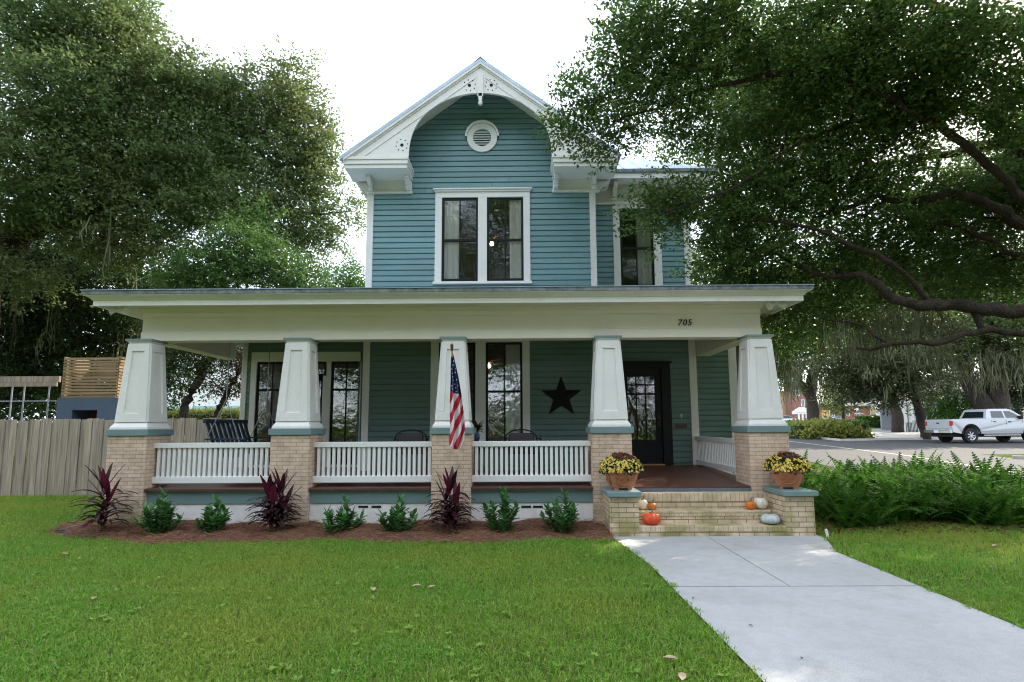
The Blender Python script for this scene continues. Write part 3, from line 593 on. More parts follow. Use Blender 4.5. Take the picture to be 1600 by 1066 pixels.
# house number, letter slot, bell, floodlights
def text(body, size, m, name, parent, loc, rot=(pi/2, 0, 0), ext=.006, shear=0):
    c = bpy.data.curves.new(name, 'FONT'); c.body = body; c.size = size; c.extrude = ext; c.shear = shear; c.space_character = 1.12; c.align_x = 'CENTER'
    o = bpy.data.objects.new('t', c); COL.objects.link(o); dg = bpy.context.evaluated_depsgraph_get(); me = bpy.data.meshes.new_from_object(o.evaluated_get(dg)); bpy.data.objects.remove(o)
    me.transform(Matrix.Translation(loc) @ Matrix.Rotation(rot[0], 4, 'X')); me.materials.clear(); me.materials.append(m); return link(name, me, parent)
q = at(1070, 508.5, BY-.02); text('705', .145, BLACKP, 'house_number', H, (q.x, BY-.012, q.z), shear=.18)
q = at(1064, 666, YR); b = MB(); b.box(q.x-.12, q.x+.12, YR-.035, YR-.01, q.z-.035, q.z+.035); b.box(q.x-.10, q.x+.10, YR-.042, YR-.035, q.z-.022, q.z+.026); b.build('letter_slot', mat('brown_letter_slot', (.10, .035, .03), .5, var=.3, vscale=20), H, bevel=.004)
q = at(1064, 650, YR); b = MB(); b.box(q.x-.012, q.x+.012, YR-.03, YR-.01, q.z-.035, q.z+.035); b.lathe([(0, -.005), (.008, 0), (.008, .012), (0, .016)], (q.x, YR-.032, q.z), 10); b.build('door_bell', SOFF, H)
for px, py in ((188, 484), (1213, 486)):
    q = at(px, py, 8.95); b = MB(); zc = 3.53; b.lathe([(0, -.03), (.05, -.03), (.055, 0), (0, 0)], (q.x, 8.95, zc), 14); fo = b.build('floodlight', WHITE, H)
    for s in (-1, 1):
        b = MB(); c0 = Vector((q.x, 8.95, zc-.03)); d = Vector((s*.75, -.35, -.35)).normalized(); b.tube([c0, c0+d*.05, c0+d*.055, c0+d*.10, c0+d*.16], [.018, .018, .035, .045, .062], 14); b.build('lamp_head', WHITE, fo, smooth=False)
# ceiling fans with a lit bulb inside two rooms
WARM = emat('lit_bulb', (1, .62, .25), 9); FANW = mat('dark_fan_wood', (.12, .05, .02), .5)
for name, q, zc in (('brown ceiling fan with lit bulb seen through the upper gable window', at(768.5, 381, 12.6), 6.75), ('brown ceiling fan with lit bulb seen through the lower porch window', at(764, 572, 12.6), 3.6)):
    t = thing('ceiling_fan', name, 'ceiling fan', (q.x, q.y, q.z)); b = MB(); b.tube([(0, 0, .16), (0, 0, zc-q.z)], .015, 8); b.lathe([(0, .06), (.07, .08), (.08, .13), (.03, .17), (0, .17)], (0, 0, 0), 14); b.build('motor', FANW, t, local=True)
    b = MB(); b.lathe([(0, -.05), (.035, -.035), (.045, 0), (.03, .04), (0, .05)], (0, 0, 0), 14); b.build('bulb', WARM, t, True, local=True)
    for k in range(5):
        a = k*2*pi/5+.3; b = MB(); d = Vector((cos(a), sin(a), 0)); n = Vector((-sin(a), cos(a), 0))
        vs = [tuple(d*r+n*w+Vector((0, 0, z))) for z in (.10, .112) for r, w in ((.07, -.03), (.6, -.065), (.6, .065), (.07, .03))]
        b.add(vs, [(0,3,2,1),(4,5,6,7),(0,1,5,4),(1,2,6,5),(2,3,7,6),(3,0,4,7)]); b.build('blade', FANW, t, local=True)

# ------------------------------------------------------------------ things on and by the porch
# five pointed star on the wall
q = at(877, 620.5, YG-.02); R1 = .42; b = MB(); pts = []
for k in range(10):
    a = pi/2+k*pi/5; r = R1 if k % 2 == 0 else R1*.40; pts.append((q.x+r*cos(a), q.z+r*sin(a)))
vs = [(x, YG-.025, z) for x, z in pts]+[(q.x, YG-.045, q.z)]+[(x, YG-.018, z) for x, z in pts]
b.add(vs, [(i, (i+1) % 10, 10) for i in range(10)]+[(i, i+11, (i+1) % 10+11, (i+1) % 10) for i in range(10)])
tag(b.build('wall_star', STARM), 'large black five pointed metal star hung on the dark green porch wall', 'wall star')
# flag on a pole from the third column
NAVY = mat('flag_navy', (.012, .022, .11), .8); RED = mat('flag_red', (.50, .02, .045), .8); FWH = mat('flag_white', (.78, .72, .74), .85)
ft = at(706, 548, 8.25); FL = thing('flag', 'american flag hanging limp from a short pole on the middle porch column', 'flag', (ft.x, 8.8, 0))
b = MB(); tip = at(706, 541, 8.12); base = Vector((PX[2]+.02, 8.97, 1.95)); d = (tip-base).normalized(); b.tube([base, tip], [.013, .011], 10); b.build('pole', mat('pole_wood', (.45, .28, .12), .4), FL, True)
b = MB(); b.tube([tip-d*.09, tip-d*.03, tip, tip+d*.03, tip+d*.05], [.012, .02, .026, .02, .006], 12); b.build('finial', mat('dark_wood_finial', (.16, .085, .04), .35), FL, True)
b = MB(); b.tube([base-d*.03, base+d*.07], .022, 10); b.box(base.x-.03, base.x+.03, 8.965, 8.99, base.z-.07, base.z+.07); b.build('bracket', mat('flag_bracket', (.5, .5, .5), .4, metal=.6), FL)
prof = [(548, 706, 707), (560, 704.6, 710), (575, 704, 713.5), (592, 704, 717), (605, 703.6, 719.5), (620, 703, 722), (636, 702.5, 724), (655, 703, 726.5), (672, 703, 727), (688, 702, 725), (697, 702, 721), (702, 708, 719)]
nu, nv = 56, 200; V, mi = [], []; grid = np.zeros((nv+1, nu+1, 3)); pix = np.zeros((nv+1, nu+1, 2))
for j in range(nv+1):
    py = 548+(702-548)*j/nv; l = np.interp(py, [p[0] for p in prof], [p[1] for p in prof]); r = np.interp(py, [p[0] for p in prof], [p[2] for p in prof])
    for i in range(nu+1):
        u = i/nu; fold = sin(u*2*pi*2.5+j*.006)*.035*min(1, j/60)
        D = 8.25+.16*j/nv+fold; grid[j, i] = at(l+(r-l)*(u+.04*sin(u*12)), py, D); pix[j, i] = (l+(r-l)*u, py)
starc = [(709, 564.5), (708.2, 570.5), (705.5, 577), (712, 576.5), (706.5, 583.5), (707.5, 589), (710.8, 582), (708.8, 594.5), (713.2, 593.5), (705.5, 603), (706.5, 608), (710.5, 600.5), (712, 606), (715.2, 602.5), (713, 612)]
for j in range(nv):
    for i in range(nu):
        V.append([grid[j, i], grid[j, i+1], grid[j+1, i+1], grid[j+1, i]]); px, py = (pix[j, i]+pix[j+1, i+1])/2
        if py < 612+(px-704)*.33: mi.append(2 if any((px-sx)**2+(py-sy)**2 < 1.05**2 for sx, sy in starc) else 0)
        else: mi.append(1 if ((px-704)+(py-612)*.42+.018*(py-612)) % 14.2 < 7.2 else 2)
fo = quads('cloth', V, [NAVY, RED, FWH], FL, mi)
# planters
TERRA = mat('terracotta', (.50, .20, .10), .7, var=.18, vscale=12, bump=.3, bscale=50)
YEL = leafmat('yellow_petals', [(.80, .55, .04), (.90, .68, .09), (.85, .74, .32)], .7, .2); RUST = leafmat('rust_petals', [(.13, .02, .012), (.20, .035, .015), (.10, .015, .01)], .7, .2)
MUML = leafmat('mum_leaf', [(.02, .045, .012), (.035, .07, .02)], .6, .25)
def rnd_unit(n): v = rng.normal(size=(n, 3)); return v/np.linalg.norm(v, axis=1, keepdims=True)
def leaves(c, d, Ln, Wd, lift=.25, upb=0):
    """diamond leaves: base points c, directions d (unit), lengths, widths -> (n,4,3)"""
    n = len(c); s = np.cross(d, rnd_unit(n)+np.array([0, 0, upb])); s /= np.linalg.norm(s, axis=1, keepdims=True)+1e-9; up = np.cross(s, d)
    Ln = np.broadcast_to(Ln, n)[:, None]; Wd = np.broadcast_to(Wd, n)[:, None]
    m = c+d*Ln*.45+up*Wd*lift
    return np.stack([c, m+s*Wd/2, c+d*Ln, m-s*Wd/2], 1)
def planter(loc, rz, label):
    t = thing('planter', label, 'planter', loc, 'terracotta planters of mums on the step walls', rz)
    b = MB(); P = [(0, .20), (.012, .27), (.05, .30), (.13, .36), (.21, .405), (.222, .405), (.222, .435), (.25, .435), (.25, .40), (.225, .37), (.19, .36)]
    for k in range(len(P)-1): b.frus(0, 0, P[k][0]+.02, P[k+1][0]+.0205, P[k][1], P[k+1][1])
    for sx in (-1, 1):
        for sy in (-1, 1): b.box(sx*.095-.03, sx*.095+.03, sy*.095-.03, sy*.095+.03, 0, .03)
    for k in range(4):
        R = Matrix.Rotation(k*pi/2, 3, 'Z')
        for cx_ in (-.052, .052):
            for r in (.042, .022):
                pts = []
                for j in range(17):
                    q = 2*pi*j/16; v = Vector((cx_+r*cos(q), 0, .145+r*sin(q))); v.y = -(.185+(v.z-.10)*.26); v.rotate(R); pts.append(v)
                b.tube(pts, .006, 5, cap=False)
        pts = []
        for j in range(19):
            q = pi*j/18; v = Vector((.115*cos(q+pi), 0, .165-.085*sin(q))); v.y = -(.183+(v.z-.10)*.26); v.rotate(R); pts.append(v)
        b.tube(pts, .007, 5, cap=False)
    b.build('pot', TERRA, t, bevel=.004, local=True)
    def dome(n, lo, hi, f):
        th = rng.uniform(0, 2*pi, n*4); zc = rng.uniform(lo, hi, n*4); r = np.sqrt(1-np.clip(zc, 0, .999)**2); p = np.stack([r*np.cos(th), r*np.sin(th), zc], 1); k = f(p); return p[k][:n]
    sc = np.array([.315, .315, .26]); ce = np.array([0, 0, .255])
    red = lambda p: ((p[:, 0]-.10)**2+(p[:, 1]+.25)**2*.5+(p[:, 2]-.97)**2*1.6 < .26)
    p = dome(900, -.12, 1, lambda p: np.ones(len(p), bool)); pp = p.copy(); pp[:, 2] = np.where(p[:, 2] < 0, p[:, 2]*.8, p[:, 2])
    quads('foliage', leaves(ce+pp*sc*rng.uniform(.7, .95, (len(p), 1)), p*.6+rnd_unit(len(p))*.5, .055, .03), MUML, t, local=True)
    def blooms(name, p, m):
        Q = []
        for v in p:
            c = ce+v*sc*rng.uniform(.95, 1.05); n = v+rng.normal(size=3)*.25; n /= np.linalg.norm(n); a = np.cross(n, [.3, .2, .9]); a /= np.linalg.norm(a); e = np.cross(n, a); r = rng.uniform(.014, .022)
            for k in range(5):
                q = k*2*pi/5; d1 = a*cos(q)+e*sin(q); d0 = a*cos(q-.5)+e*sin(q-.5); d2 = a*cos(q+.5)+e*sin(q+.5); Q.append([c, c+d0*r*.8+n*.004, c+d1*r+n*.002, c+d2*r*.8+n*.004])
        return quads(name, Q, m, t, local=True)
    blooms('yellow_flowers', dome(430, .05, 1, lambda p: ~red(p)), YEL); blooms('rust_flowers', dome(170, .2, 1, red), RUST)
    return t
q = at(970.5, 763, 8.5); planter((q.x, 8.48, .645), radians(4), 'terracotta planter of yellow and rust mums beside the fourth column, left of the steps')
q = at(1231, 761, 8.5); planter((q.x, 8.50, .645), radians(-22), 'terracotta planter of yellow and rust mums beside the fern bed, right of the steps')
# pumpkins and squashes
def pumpkin(px, D, z, r, h, col, name, label, cat, stem=(.20, .15, .07), ribs=10, tall=False, py=800):
    x = at(px, py, D).x; t = thing(name, label, cat, (x, D, z)); b = MB(); k = 14
    prof = []
    for i in range(k+1):
        a = -pi/2+pi*i/k; prof.append((max(.002, r*cos(a)**.8 if cos(a) > 0 else .002), h/2+h/2*sin(a)*(1-.10*max(0, sin(a))**6*(1 if not tall else 0))))
    b.lathe(prof, (0, 0, 0), 60, rib=ribs, ribd=.10); b.build('body', mat(name+'_skin', col, .38, var=.14, vscale=9), t, True, local=True)
    b = MB(); b.tube([(0, 0, h*.9), (.005, 0, h*1.02), (.02, .005, h*1.02+.03), (.035, .01, h*1.02+.045)], [.03*r/.12+.008, .015, .012, .014], 7); b.build('stem', mat(name+'_stem', stem, .8, var=.3, vscale=30), t, True, local=True)
pumpkin(1018, 8.33, .16, .128, .175, (.62, .075, .02), 'pumpkin', 'largest red orange pumpkin sitting on the lowest step', 'pumpkin')
pumpkin(1019, 8.60, .33, .068, .105, (.62, .19, .015), 'pumpkin', 'small orange pumpkin on the middle step above the large red pumpkin', 'pumpkin', ribs=8)
pumpkin(1004.5, 8.62, .33, .075, .155, (.70, .64, .52), 'pumpkin', 'pale white pumpkin half hidden behind the left step wall', 'pumpkin', ribs=8)
pumpkin(1173, 8.58, .33, .076, .128, (.66, .17, .012), 'pumpkin', 'small orange pumpkin touching a white pumpkin on the middle step', 'pumpkin', ribs=9)
pumpkin(1189, 8.63, .33, .100, .175, (.74, .70, .58), 'pumpkin', 'round white pumpkin with tall stem by the right step wall', 'pumpkin', ribs=9, stem=(.42, .34, .20))
pumpkin(1203, 8.34, .16, .132, .15, (.48, .55, .54), 'squash', 'flat pale blue grey squash on the lowest step', 'squash', ribs=12)

# plants in the mulch bed
def strap(b, base, az, el, ln, wd, droop, n=6, mi=0, twist=0):
    p = Vector(base); e = el; pts = [p.copy()]; side = Vector((-sin(az), cos(az), 0))
    for k in range(n): p = p+Vector((cos(az)*cos(e), sin(az)*cos(e), sin(e)))*(ln/n); e -= droop/n; pts.append(p.copy())
    vs = []
    for k, p in enumerate(pts):
        u = k/n; wv = wd*(sin(pi*min(1, u*.82+.16))**.8 if u < 1 else .03)
        sd = (side*cos(twist)+Vector((0, 0, 1))*sin(twist)); vs += [p-sd*wv/2, p+Vector((0, 0, -wd*.15)), p+sd*wv/2]
    b.add(vs, [(3*k+j, 3*k+j+1, 3*k+j+4, 3*k+j+3) for k in range(n) for j in range(2)], mi)
TI = leafmat('cordyline_leaf', [(.022, .010, .014), (.040, .010, .016), (.020, .014, .016), (.055, .012, .022)], .32, .25)
TIP = leafmat('cordyline_young_leaf', [(.10, .014, .035), (.16, .02, .05), (.06, .012, .025)], .35, .35)
TIS = mat('cordyline_stem', (.22, .13, .10), .8, var=.3, vscale=20)
def cordyline(px, py, D, h, label, seed, stems):
    r = random.Random(seed); q = at(px, py, D); t = thing('cordyline', label, 'cordyline', (q.x, D, 0), 'dark red cordylines in front of the porch piers')
    sb, lb = MB(), MB()
    for (dx_, dy_, hh) in stems:
        H_ = h*hh; top = Vector((dx_*1.5, dy_*1.5, H_*.62)); pts = [Vector((dx_*.4, dy_*.4, -.05)), Vector((dx_, dy_, H_*.3)), top]; sb.tube(pts, [.018, .014, .012], 7)
        n = int(34*hh)
        for k in range(n):
            u = k/n; z = .13*H_+u*.49*H_; bp = pts[0].lerp(pts[2], min(1, (z+.05)/(top.z+.05)))
            az = k*2.4+r.uniform(-.3, .3); young = u > .80
            strap(lb, bp, az, r.uniform(.5, .8) if not young else r.uniform(.95, 1.4), r.uniform(.34, .46)*h/1.1, r.uniform(.05, .065) if not young else r.uniform(.065, .085), r.uniform(1.1, 1.8)*(1 if not young else .15), 6, 1 if (young and r.random() < .75) or r.random() < .08 else 0, r.uniform(-.3, .3))
    sb.build('stem', TIS, t, True, local=True); lb.build('leaves', [TI, TIP], t, True, recalc=False, local=True)
cordyline(157, 829, 8.48, 1.16, 'dark red cordyline by the left end of the fence and first porch pier', 1, [(0, 0, 1), (.02, .05, .72)])
cordyline(427, 830, 8.50, 1.02, 'bushy dark red cordyline before the second porch pier', 2, [(-.06, 0, .95), (.05, .03, 1), (0, -.05, .75), (.10, 0, .7)])
cordyline(703, 829, 8.50, 1.10, 'dark red cordyline in front of the pier under the flag', 3, [(0, 0, 1), (-.05, .02, .8), (.06, -.02, .66)])
SHL = leafmat('shrub_leaf', [(.045, .15, .032), (.07, .21, .05), (.105, .26, .075), (.036, .115, .03)], .36, .25, spec=.6)
SHS = mat('shrub_stem', (.16, .12, .06), .8)
def shrub(px, py, D, h, wd, label, seed, tilt=0):
    r = random.Random(seed); q = at(px, py, D); t = thing('shrub', label, 'shrub', (q.x, D, 0), 'young green shrubs along the porch')
    sb, lb = MB(), MB(); ns = r.randint(10, 13)
    for k in range(ns):
        az = k*2.4+r.random(); spread = r.uniform(.15, .85)*wd/2 if k else .02; hh = h*(1-.45*spread/(wd/2))*r.uniform(.62, 1) if k else h
        tip = Vector((cos(az)*spread+tilt, sin(az)*spread, hh-.05)); p0 = Vector((cos(az)*.04, sin(az)*.04, -.03)); mid = p0.lerp(tip, .5)+Vector((cos(az)*.04, sin(az)*.04, .03))
        sb.tube([p0, mid, tip], [.009, .007, .004], 6); nl = int(26*hh/h)+5
        for j in range(nl):
            u = .18+.82*j/nl; bp = p0.lerp(mid, u*2) if u < .5 else mid.lerp(tip, u*2-1)
            strap(lb, bp, j*2.4+r.uniform(-.4, .4), r.uniform(.2, .8)+(.5 if u > .9 else 0), r.uniform(.09, .14), r.uniform(.055, .075), r.uniform(0, .5), 3)
    sb.build('stem', SHS, t, True, local=True); lb.build('leaves', SHL, t, True, recalc=False, local=True)
shrub(249, 832, 8.42, 0.69, 0.78, 'tall green shrub nearest the first brick porch pier', 11); shrub(333, 834, 8.42, 0.59, 0.60, 'small round green shrub centred before the first railing', 12)
shrub(531, 829, 8.46, 0.57, 0.72, 'sparse leggy green shrub left of the first pair of foundation vents', 13, .04); shrub(622, 832, 8.45, 0.57, 0.78, 'wide dense green shrub right of the first pair of foundation vents', 14)
shrub(783, 831, 8.45, 0.70, 0.70, 'pointed green shrub left of the second pair of foundation vents', 15); shrub(880, 832, 8.45, 0.66, 0.73, 'full green shrub left of the step wall', 16)
# mulch: mounded pine straw
STRAW = leafmat('pine_straw', [(.20, .09, .05), (.31, .15, .085), (.40, .23, .13), (.13, .055, .03)], .9, .1)
SOIL = mat('mulch_soil', (.13, .06, .038), .95, var=.4, vscale=14, bump=.6, bscale=40)
def front(x): return 8.02+.10*sin(x*1.7)+.06*sin(x*4.1)+max(0, (-5.2-x))**1.5*.22
def mh(x, y):
    e = np.minimum(1, np.maximum(0, (y-front_v(x))/.25)); return e*(.055+.035*np.sin(x*2.3+1)*np.sin(y*5+x)+.02*np.sin(x*7.1)+.05*np.clip((y-8.6)/.4, 0, 1))
def front_v(x): return 8.02+.10*np.sin(x*1.7)+.06*np.sin(x*4.1)+np.maximum(0, (-5.2-x))**1.5*.22
b = MB(); nx, ny = 170, 14; xs_ = np.linspace(-7.15, 1.26, nx); vs = []
for x in xs_:
    f = front(x); 
    for j in range(ny):
        y = f+(9.0-f)*j/(ny-1) if f < 9 else f; vs.append((x, y, .004+float(mh(np.array([x]), np.array([y]))[0])))
b.add(vs, [(i*ny+j, (i+1)*ny+j, (i+1)*ny+j+1, i*ny+j+1) for i in range(nx-1) for j in range(ny-1)])
tag(b.build('mulch_bed', SOIL, smooth=True, recalc=False), kind='structure')
n = 26000; x = rng.uniform(-7.15, 1.26, n); y = front_v(x)-.10+rng.random(n)**1.1*(1.05); k = y < 8.98; x, y = x[k], y[k]; n = len(x)
c = np.stack([x, y, mh(x, y)+.006+rng.random(n)*.018], 1); a = rng.uniform(0, 2*pi, n); d = np.stack([np.cos(a), np.sin(a), rng.normal(size=n)*.22], 1); d /= np.linalg.norm(d, axis=1, keepdims=True)
quads_v = leaves(c, d, rng.uniform(.08, .2, n), rng.uniform(.003, .006, n), .1)
tag(quads('pine_straw', quads_v, STRAW), 'reddish brown pine straw mulch covering the bed along the porch', 'mulch', kind='stuff')
# garden hose lying at the end of the bed
HOSE = mat('blue_hose', (.012, .022, .04), .45); q = at(122, 824, 8.75); t = thing('garden_hose', 'dark blue garden hose coiled flat on the grass left of the first cordyline', 'hose', (q.x, 8.8, 0))
b = MB(); pts = []
for k in range(150):
    a = k*2*pi/26; r = .17+.10*(k % 37)/37; pts.append((r*1.25*cos(a)+.02*sin(k*.3), r*.8*sin(a), .02+.006*(k//26)*1.4))
b.tube(pts, .012, 7); b.build('coil', HOSE, t, True, local=True); b = MB(); b.tube([(-.10, -.05, .085), (-.02, -.02, .10), (.03, 0, .12)], [.02, .024, .016], 9); b.build('nozzle', mat('grey_nozzle', (.4, .42, .44), .4, metal=.5), t, True, local=True)
# little white pipe stub in the grass by the right step wall
q = at(1293, 836, 8.1); t = MB(); t.tube([(q.x, 8.1, 0), (q.x-.01, 8.1, .11), (q.x-.02, 8.1, .125)], [.018, .018, .02], 10); tag(t.build('pipe_stub', WHITE), 'short white plastic pipe standing in the grass by the right step wall', 'pipe')

# porch furniture
BLUE = mat('swing_blue_paint', (.018, .045, .085), .45, var=.2, vscale=6)
sw = thing('porch_swing', 'dark blue wooden porch swing hanging on chains behind the first railing', 'swing', (-5.0, 10.45, fl(10.4)))
b = MB(); [b.box(-.25+k*.105, -.165+k*.105, -.72, .72, .42, .44) for k in range(5)]; b.box(-.26, .26, -.70, -.66, .37, .42); b.box(-.26, .26, .66, .70, .37, .42); b.build('seat', BLUE, sw, bevel=.003, local=True)
b = MB()
for k in range(9):
    y = -.70+k*.165; b.add([(-.26-.0, y, .44), (-.24, y, .44), (-.24, y+.10, .44), (-.26, y+.10, .44), (-.44, y, .96), (-.42, y, .96), (-.42, y+.10, .96), (-.44, y+.10, .96)], [(0,3,2,1),(4,5,6,7),(0,1,5,4),(1,2,6,5),(2,3,7,6),(3,0,4,7)])
b.box(-.46, -.40, -.74, .74, .95, 1.02); b.box(-.32, -.28, -.72, .72, .55, .61); b.build('backrest', BLUE, sw, bevel=.003, local=True)
for s in (-1, 1):
    b = MB(); b.box(-.40, .30, s*.72-.045, s*.72+.045, .66, .69); b.box(.20, .25, s*.72-.025, s*.72+.025, .40, .66); b.build('armrest', BLUE, sw, bevel=.003, local=True)
    b = MB(); CH = mat('chain_steel', (.28, .27, .25), .45, metal=.8); b.tube([(-.36, s*.78, .68), (-.05, s*.78, 1.35), (-.05, s*.78, 2.66)], .009, 6); b.tube([(.24, s*.78, .5), (-.05, s*.78, 1.35)], .009, 6); b.build('chain', CH, sw, local=True)
IRON = mat('black_wrought_iron', (.014, .014, .015), .5, metal=.4); CUSH = mat('taupe_cushion', (.07, .06, .058), .9, var=.1)
def patio_chair(loc, rz, label):
    t = thing('patio_chair', label, 'chair', loc, 'wrought iron porch chairs', rz)
    b = MB(); b.box(-.25, .25, -.25, .25, .40, .425); b.build('seat', IRON, t, bevel=.01, local=True); b = MB(); b.box(-.24, .24, -.22, .24, .425, .50); b.build('cushion', CUSH, t, bevel=.02, local=True)
    b = MB(); b.box(-.22, .22, .225, .29, .48, .76); b.build('back_cushion', CUSH, t, bevel=.03, local=True)
    pts = [(-.27, .26, .42)]+[(-.27*cos(pi*k/12), .30, .68+.14*sin(pi*k/12)) for k in range(13)]+[(.27, .26, .42)]; b = MB(); b.tube(pts, .012, 7); b.build('back_frame', IRON, t, local=True)
    for s in (-1, 1):
        b = MB(); b.tube([(s*.27, .28, .68), (s*.29, 0, .66), (s*.28, -.22, .66), (s*.27, -.27, .62), (s*.27, -.24, .42)], .012, 7); b.build('armrest', IRON, t, local=True)
        for y in (-.23, .23): b = MB(); b.tube([(s*.25, y, .41), (s*.27, y*1.1, 0)], .013, 7); b.build('leg', IRON, t, local=True)
q = at(643, 690, 10.25); patio_chair((q.x, 10.25, fl(10.25)), radians(188), 'black iron patio chair with taupe cushions before the wall left of the flag column')
q = at(818, 690, 10.2); patio_chair((q.x, 10.2, fl(10.2)), radians(172), 'black iron patio chair with taupe cushions under the black star')
q = at(744, 688, 10.15); zt = q.z; t = thing('side_table', 'small dark round side table behind the third railing', 'side table', (q.x, 10.15, fl(10.15)))
ht = zt-fl(10.15)-.02; b = MB(); b.lathe([(0, ht-.02), (.2, ht-.02), (.2, ht), (0, ht)], (0, 0, 0), 24); b.build('table_top', IRON, t, local=True)
for k in range(3): b = MB(); a = k*2.1; b.tube([(.03*cos(a), .03*sin(a), ht-.02), (.17*cos(a), .17*sin(a), 0)], .011, 7); b.build('leg', IRON, t, local=True)
t = thing('potted_plant', 'green leafy plant in a blue glazed vase beside the flag column', 'potted plant', (q.x, 10.15, zt-.02)); b = MB(); b.lathe([(0, 0), (.05, 0), (.065, .06), (.06, .12), (.045, .15), (.05, .16), (0, .155)], (0, 0, 0), 18); b.build('vase', mat('blue_glaze', (.03, .05, .13), .2), t, True, local=True)
b = MB(); r = random.Random(5)
for k in range(26): strap(b, (r.uniform(-.03, .03), r.uniform(-.03, .03), .15+r.uniform(0, .10)), r.uniform(0, 6.28), r.uniform(.2, 1.2), r.uniform(.10, .20), .055, r.uniform(.3, 1.2), 4)
b.build('leaves', DEEP, t, True, recalc=False, local=True)

# ------------------------------------------------------------------ lawn grass and ferns
GRASS = leafmat('grass_blade', [(.115, .255, .026), (.16, .37, .036), (.225, .45, .05), (.13, .30, .03), (.32, .46, .07), (.34, .31, .14), (.195, .42, .045), (.12, .27, .028), (.25, .45, .055)], .65, .35, patch=(.33, .38, .06), pscale=.55, spec=.25)
def path_mask(x, y):
    l = np.interp(y, [p[1] for p in PATH_L], [p[0] for p in PATH_L]); r = np.interp(y, [p[1] for p in PATH_R], [p[0] for p in PATH_R])
    return (x > l+.01+.022*np.sin(y*9)+.018*np.sin(y*23+1)+.012*np.sin(y*61)) & (x < r-.015+.02*np.sin(y*11)+.016*np.sin(y*27)+.012*np.sin(y*57)) & (y < 8.3)
def blades(n, xr, yr, keep, hl=(.03, .07), wd=(.005, .010)):
    x = rng.uniform(*xr, n); y = yr[0]+(yr[1]-yr[0])*rng.random(n); k = keep(x, y) & ~path_mask(x, y); x, y = x[k], y[k]; n = len(x)
    g = .55+.45*np.sin(x*2.1+np.sin(y*1.7)*2)*np.sin(y*2.6+x*.6); q_ = np.sin(x*3.7+2*np.sin(y*2.9))*np.sin(y*4.3+1.5*np.sin(x*2.2)); sel = (q_ < .66) | (rng.random(n) < .62); x, y, g = x[sel], y[sel], g[sel]; n = len(x); h = rng.uniform(*hl, n)*(.8+.35*g); wv = rng.uniform(*wd, n)
    a = rng.uniform(0, 2*pi, n); lean = rng.uniform(.1, 1.0, n); az = rng.uniform(0, 2*pi, n); z = np.interp(y, TY, TZ)
    s = np.stack([np.cos(a), np.sin(a), np.zeros(n)], 1)*wv[:, None]/2; c = np.stack([x, y, z-.004], 1)
    m = c+np.stack([np.cos(az)*h*lean*.45, np.sin(az)*h*lean*.45, h*.62], 1); t = c+np.stack([np.cos(az)*h*lean*1.15, np.sin(az)*h*lean*1.15, h*(1-.35*lean)], 1)
    return np.concatenate([np.stack([c-s, c+s, m+s*.9, m-s*.9], 1), np.stack([m-s*.9, m+s*.9, t+s*.15, t-s*.15], 1)])
vis = lambda x, y: np.abs(x) < y*.93+.5
bedk = lambda x, y: ~((x > -7.3) & (x < 1.3) & (y > front_v(x)-.03+.05*np.sin(x*23)))
def weeds(n):
    x = rng.uniform(-9, 7.5, n); y = rng.uniform(3.4, 9.5, n); k = vis(x, y) & bedk(x, y) & ~path_mask(x, y) & ((x < 1.3) | (y < 8)); x, y = x[k], y[k]; n = len(x); a = np.repeat(rng.uniform(0, 6.28, n), 7)+np.tile(np.arange(7)*.9, n)+rng.normal(size=7*n)*.2
    d = np.stack([np.cos(a), np.sin(a), rng.uniform(.1, .6, 7*n)], 1); d /= np.linalg.norm(d, axis=1, keepdims=True)
    return leaves(np.repeat(np.stack([x, y, np.full(n, .025)], 1), 7, 0), d, rng.uniform(.025, .06, 7*n), rng.uniform(.016, .03, 7*n), .1, 2)
G = [weeds(420), blades(150000, (-6, 5.6), (3.2, 5.6), vis), blades(130000, (-8.5, 1.6), (5.5, 8.6), lambda x, y: vis(x, y) & bedk(x, y)),
     blades(70000, (-13.5, -5.5), (8.2, 13.4), lambda x, y: vis(x, y) & bedk(x, y) & ((x < -6.6) | (y < 8.9)), (.04, .08), (.006, .01)), blades(70000, (3.7, 9.5), (5.4, 10), lambda x, y: vis(x, y) & (x > 3.7))]
tag(quads('lawn_grass', np.concatenate(G), GRASS), 'short green lawn grass in front of the house and beside the path', 'grass', kind='stuff')
FERN = leafmat('fern_leaf', [(.028, .088, .011), (.046, .13, .016), (.07, .175, .024), (.036, .105, .013), (.11, .22, .032)], .75, .4, spec=.06)
FV = []
def frond(base, az, el, ln, droop, n=17):
    t = np.linspace(0, 1, n+1); e = el-droop*t**1.3; st = ln/n
    dx_ = np.stack([np.cos(az)*np.cos(e), np.sin(az)*np.cos(e), np.sin(e)], 1); p = base+np.concatenate([[[0, 0, 0]], np.cumsum(dx_[:-1]*st, 0)])
    side = np.array([-sin(az), cos(az), 0.]); tw = rng.normal()*.35; out = []
    for sg in (-1, 1):
        c = p[2:]; pl = ln*.092*np.sin(pi*np.clip(t[2:]*.86+.12, 0, 1))**.7+.006; pl = pl[:, None]; d = side*sg*.93+dx_[2:]*.36+np.array([0, 0, 1])*(tw*sg-.18); d /= np.linalg.norm(d, axis=1, keepdims=True)
        w_ = dx_[2:]*st*.60; out.append(np.stack([c-w_*.8, c+w_*.8, c+d*pl+w_*.25, c+d*pl-w_*.25], 1))
    sw_ = np.cross(dx_, side); out.append(np.stack([p[:-1]-side*.004, p[:-1]+side*.004, p[1:]+side*.003, p[1:]-side*.003], 1)); FV.append(np.concatenate(out))
nf = 0
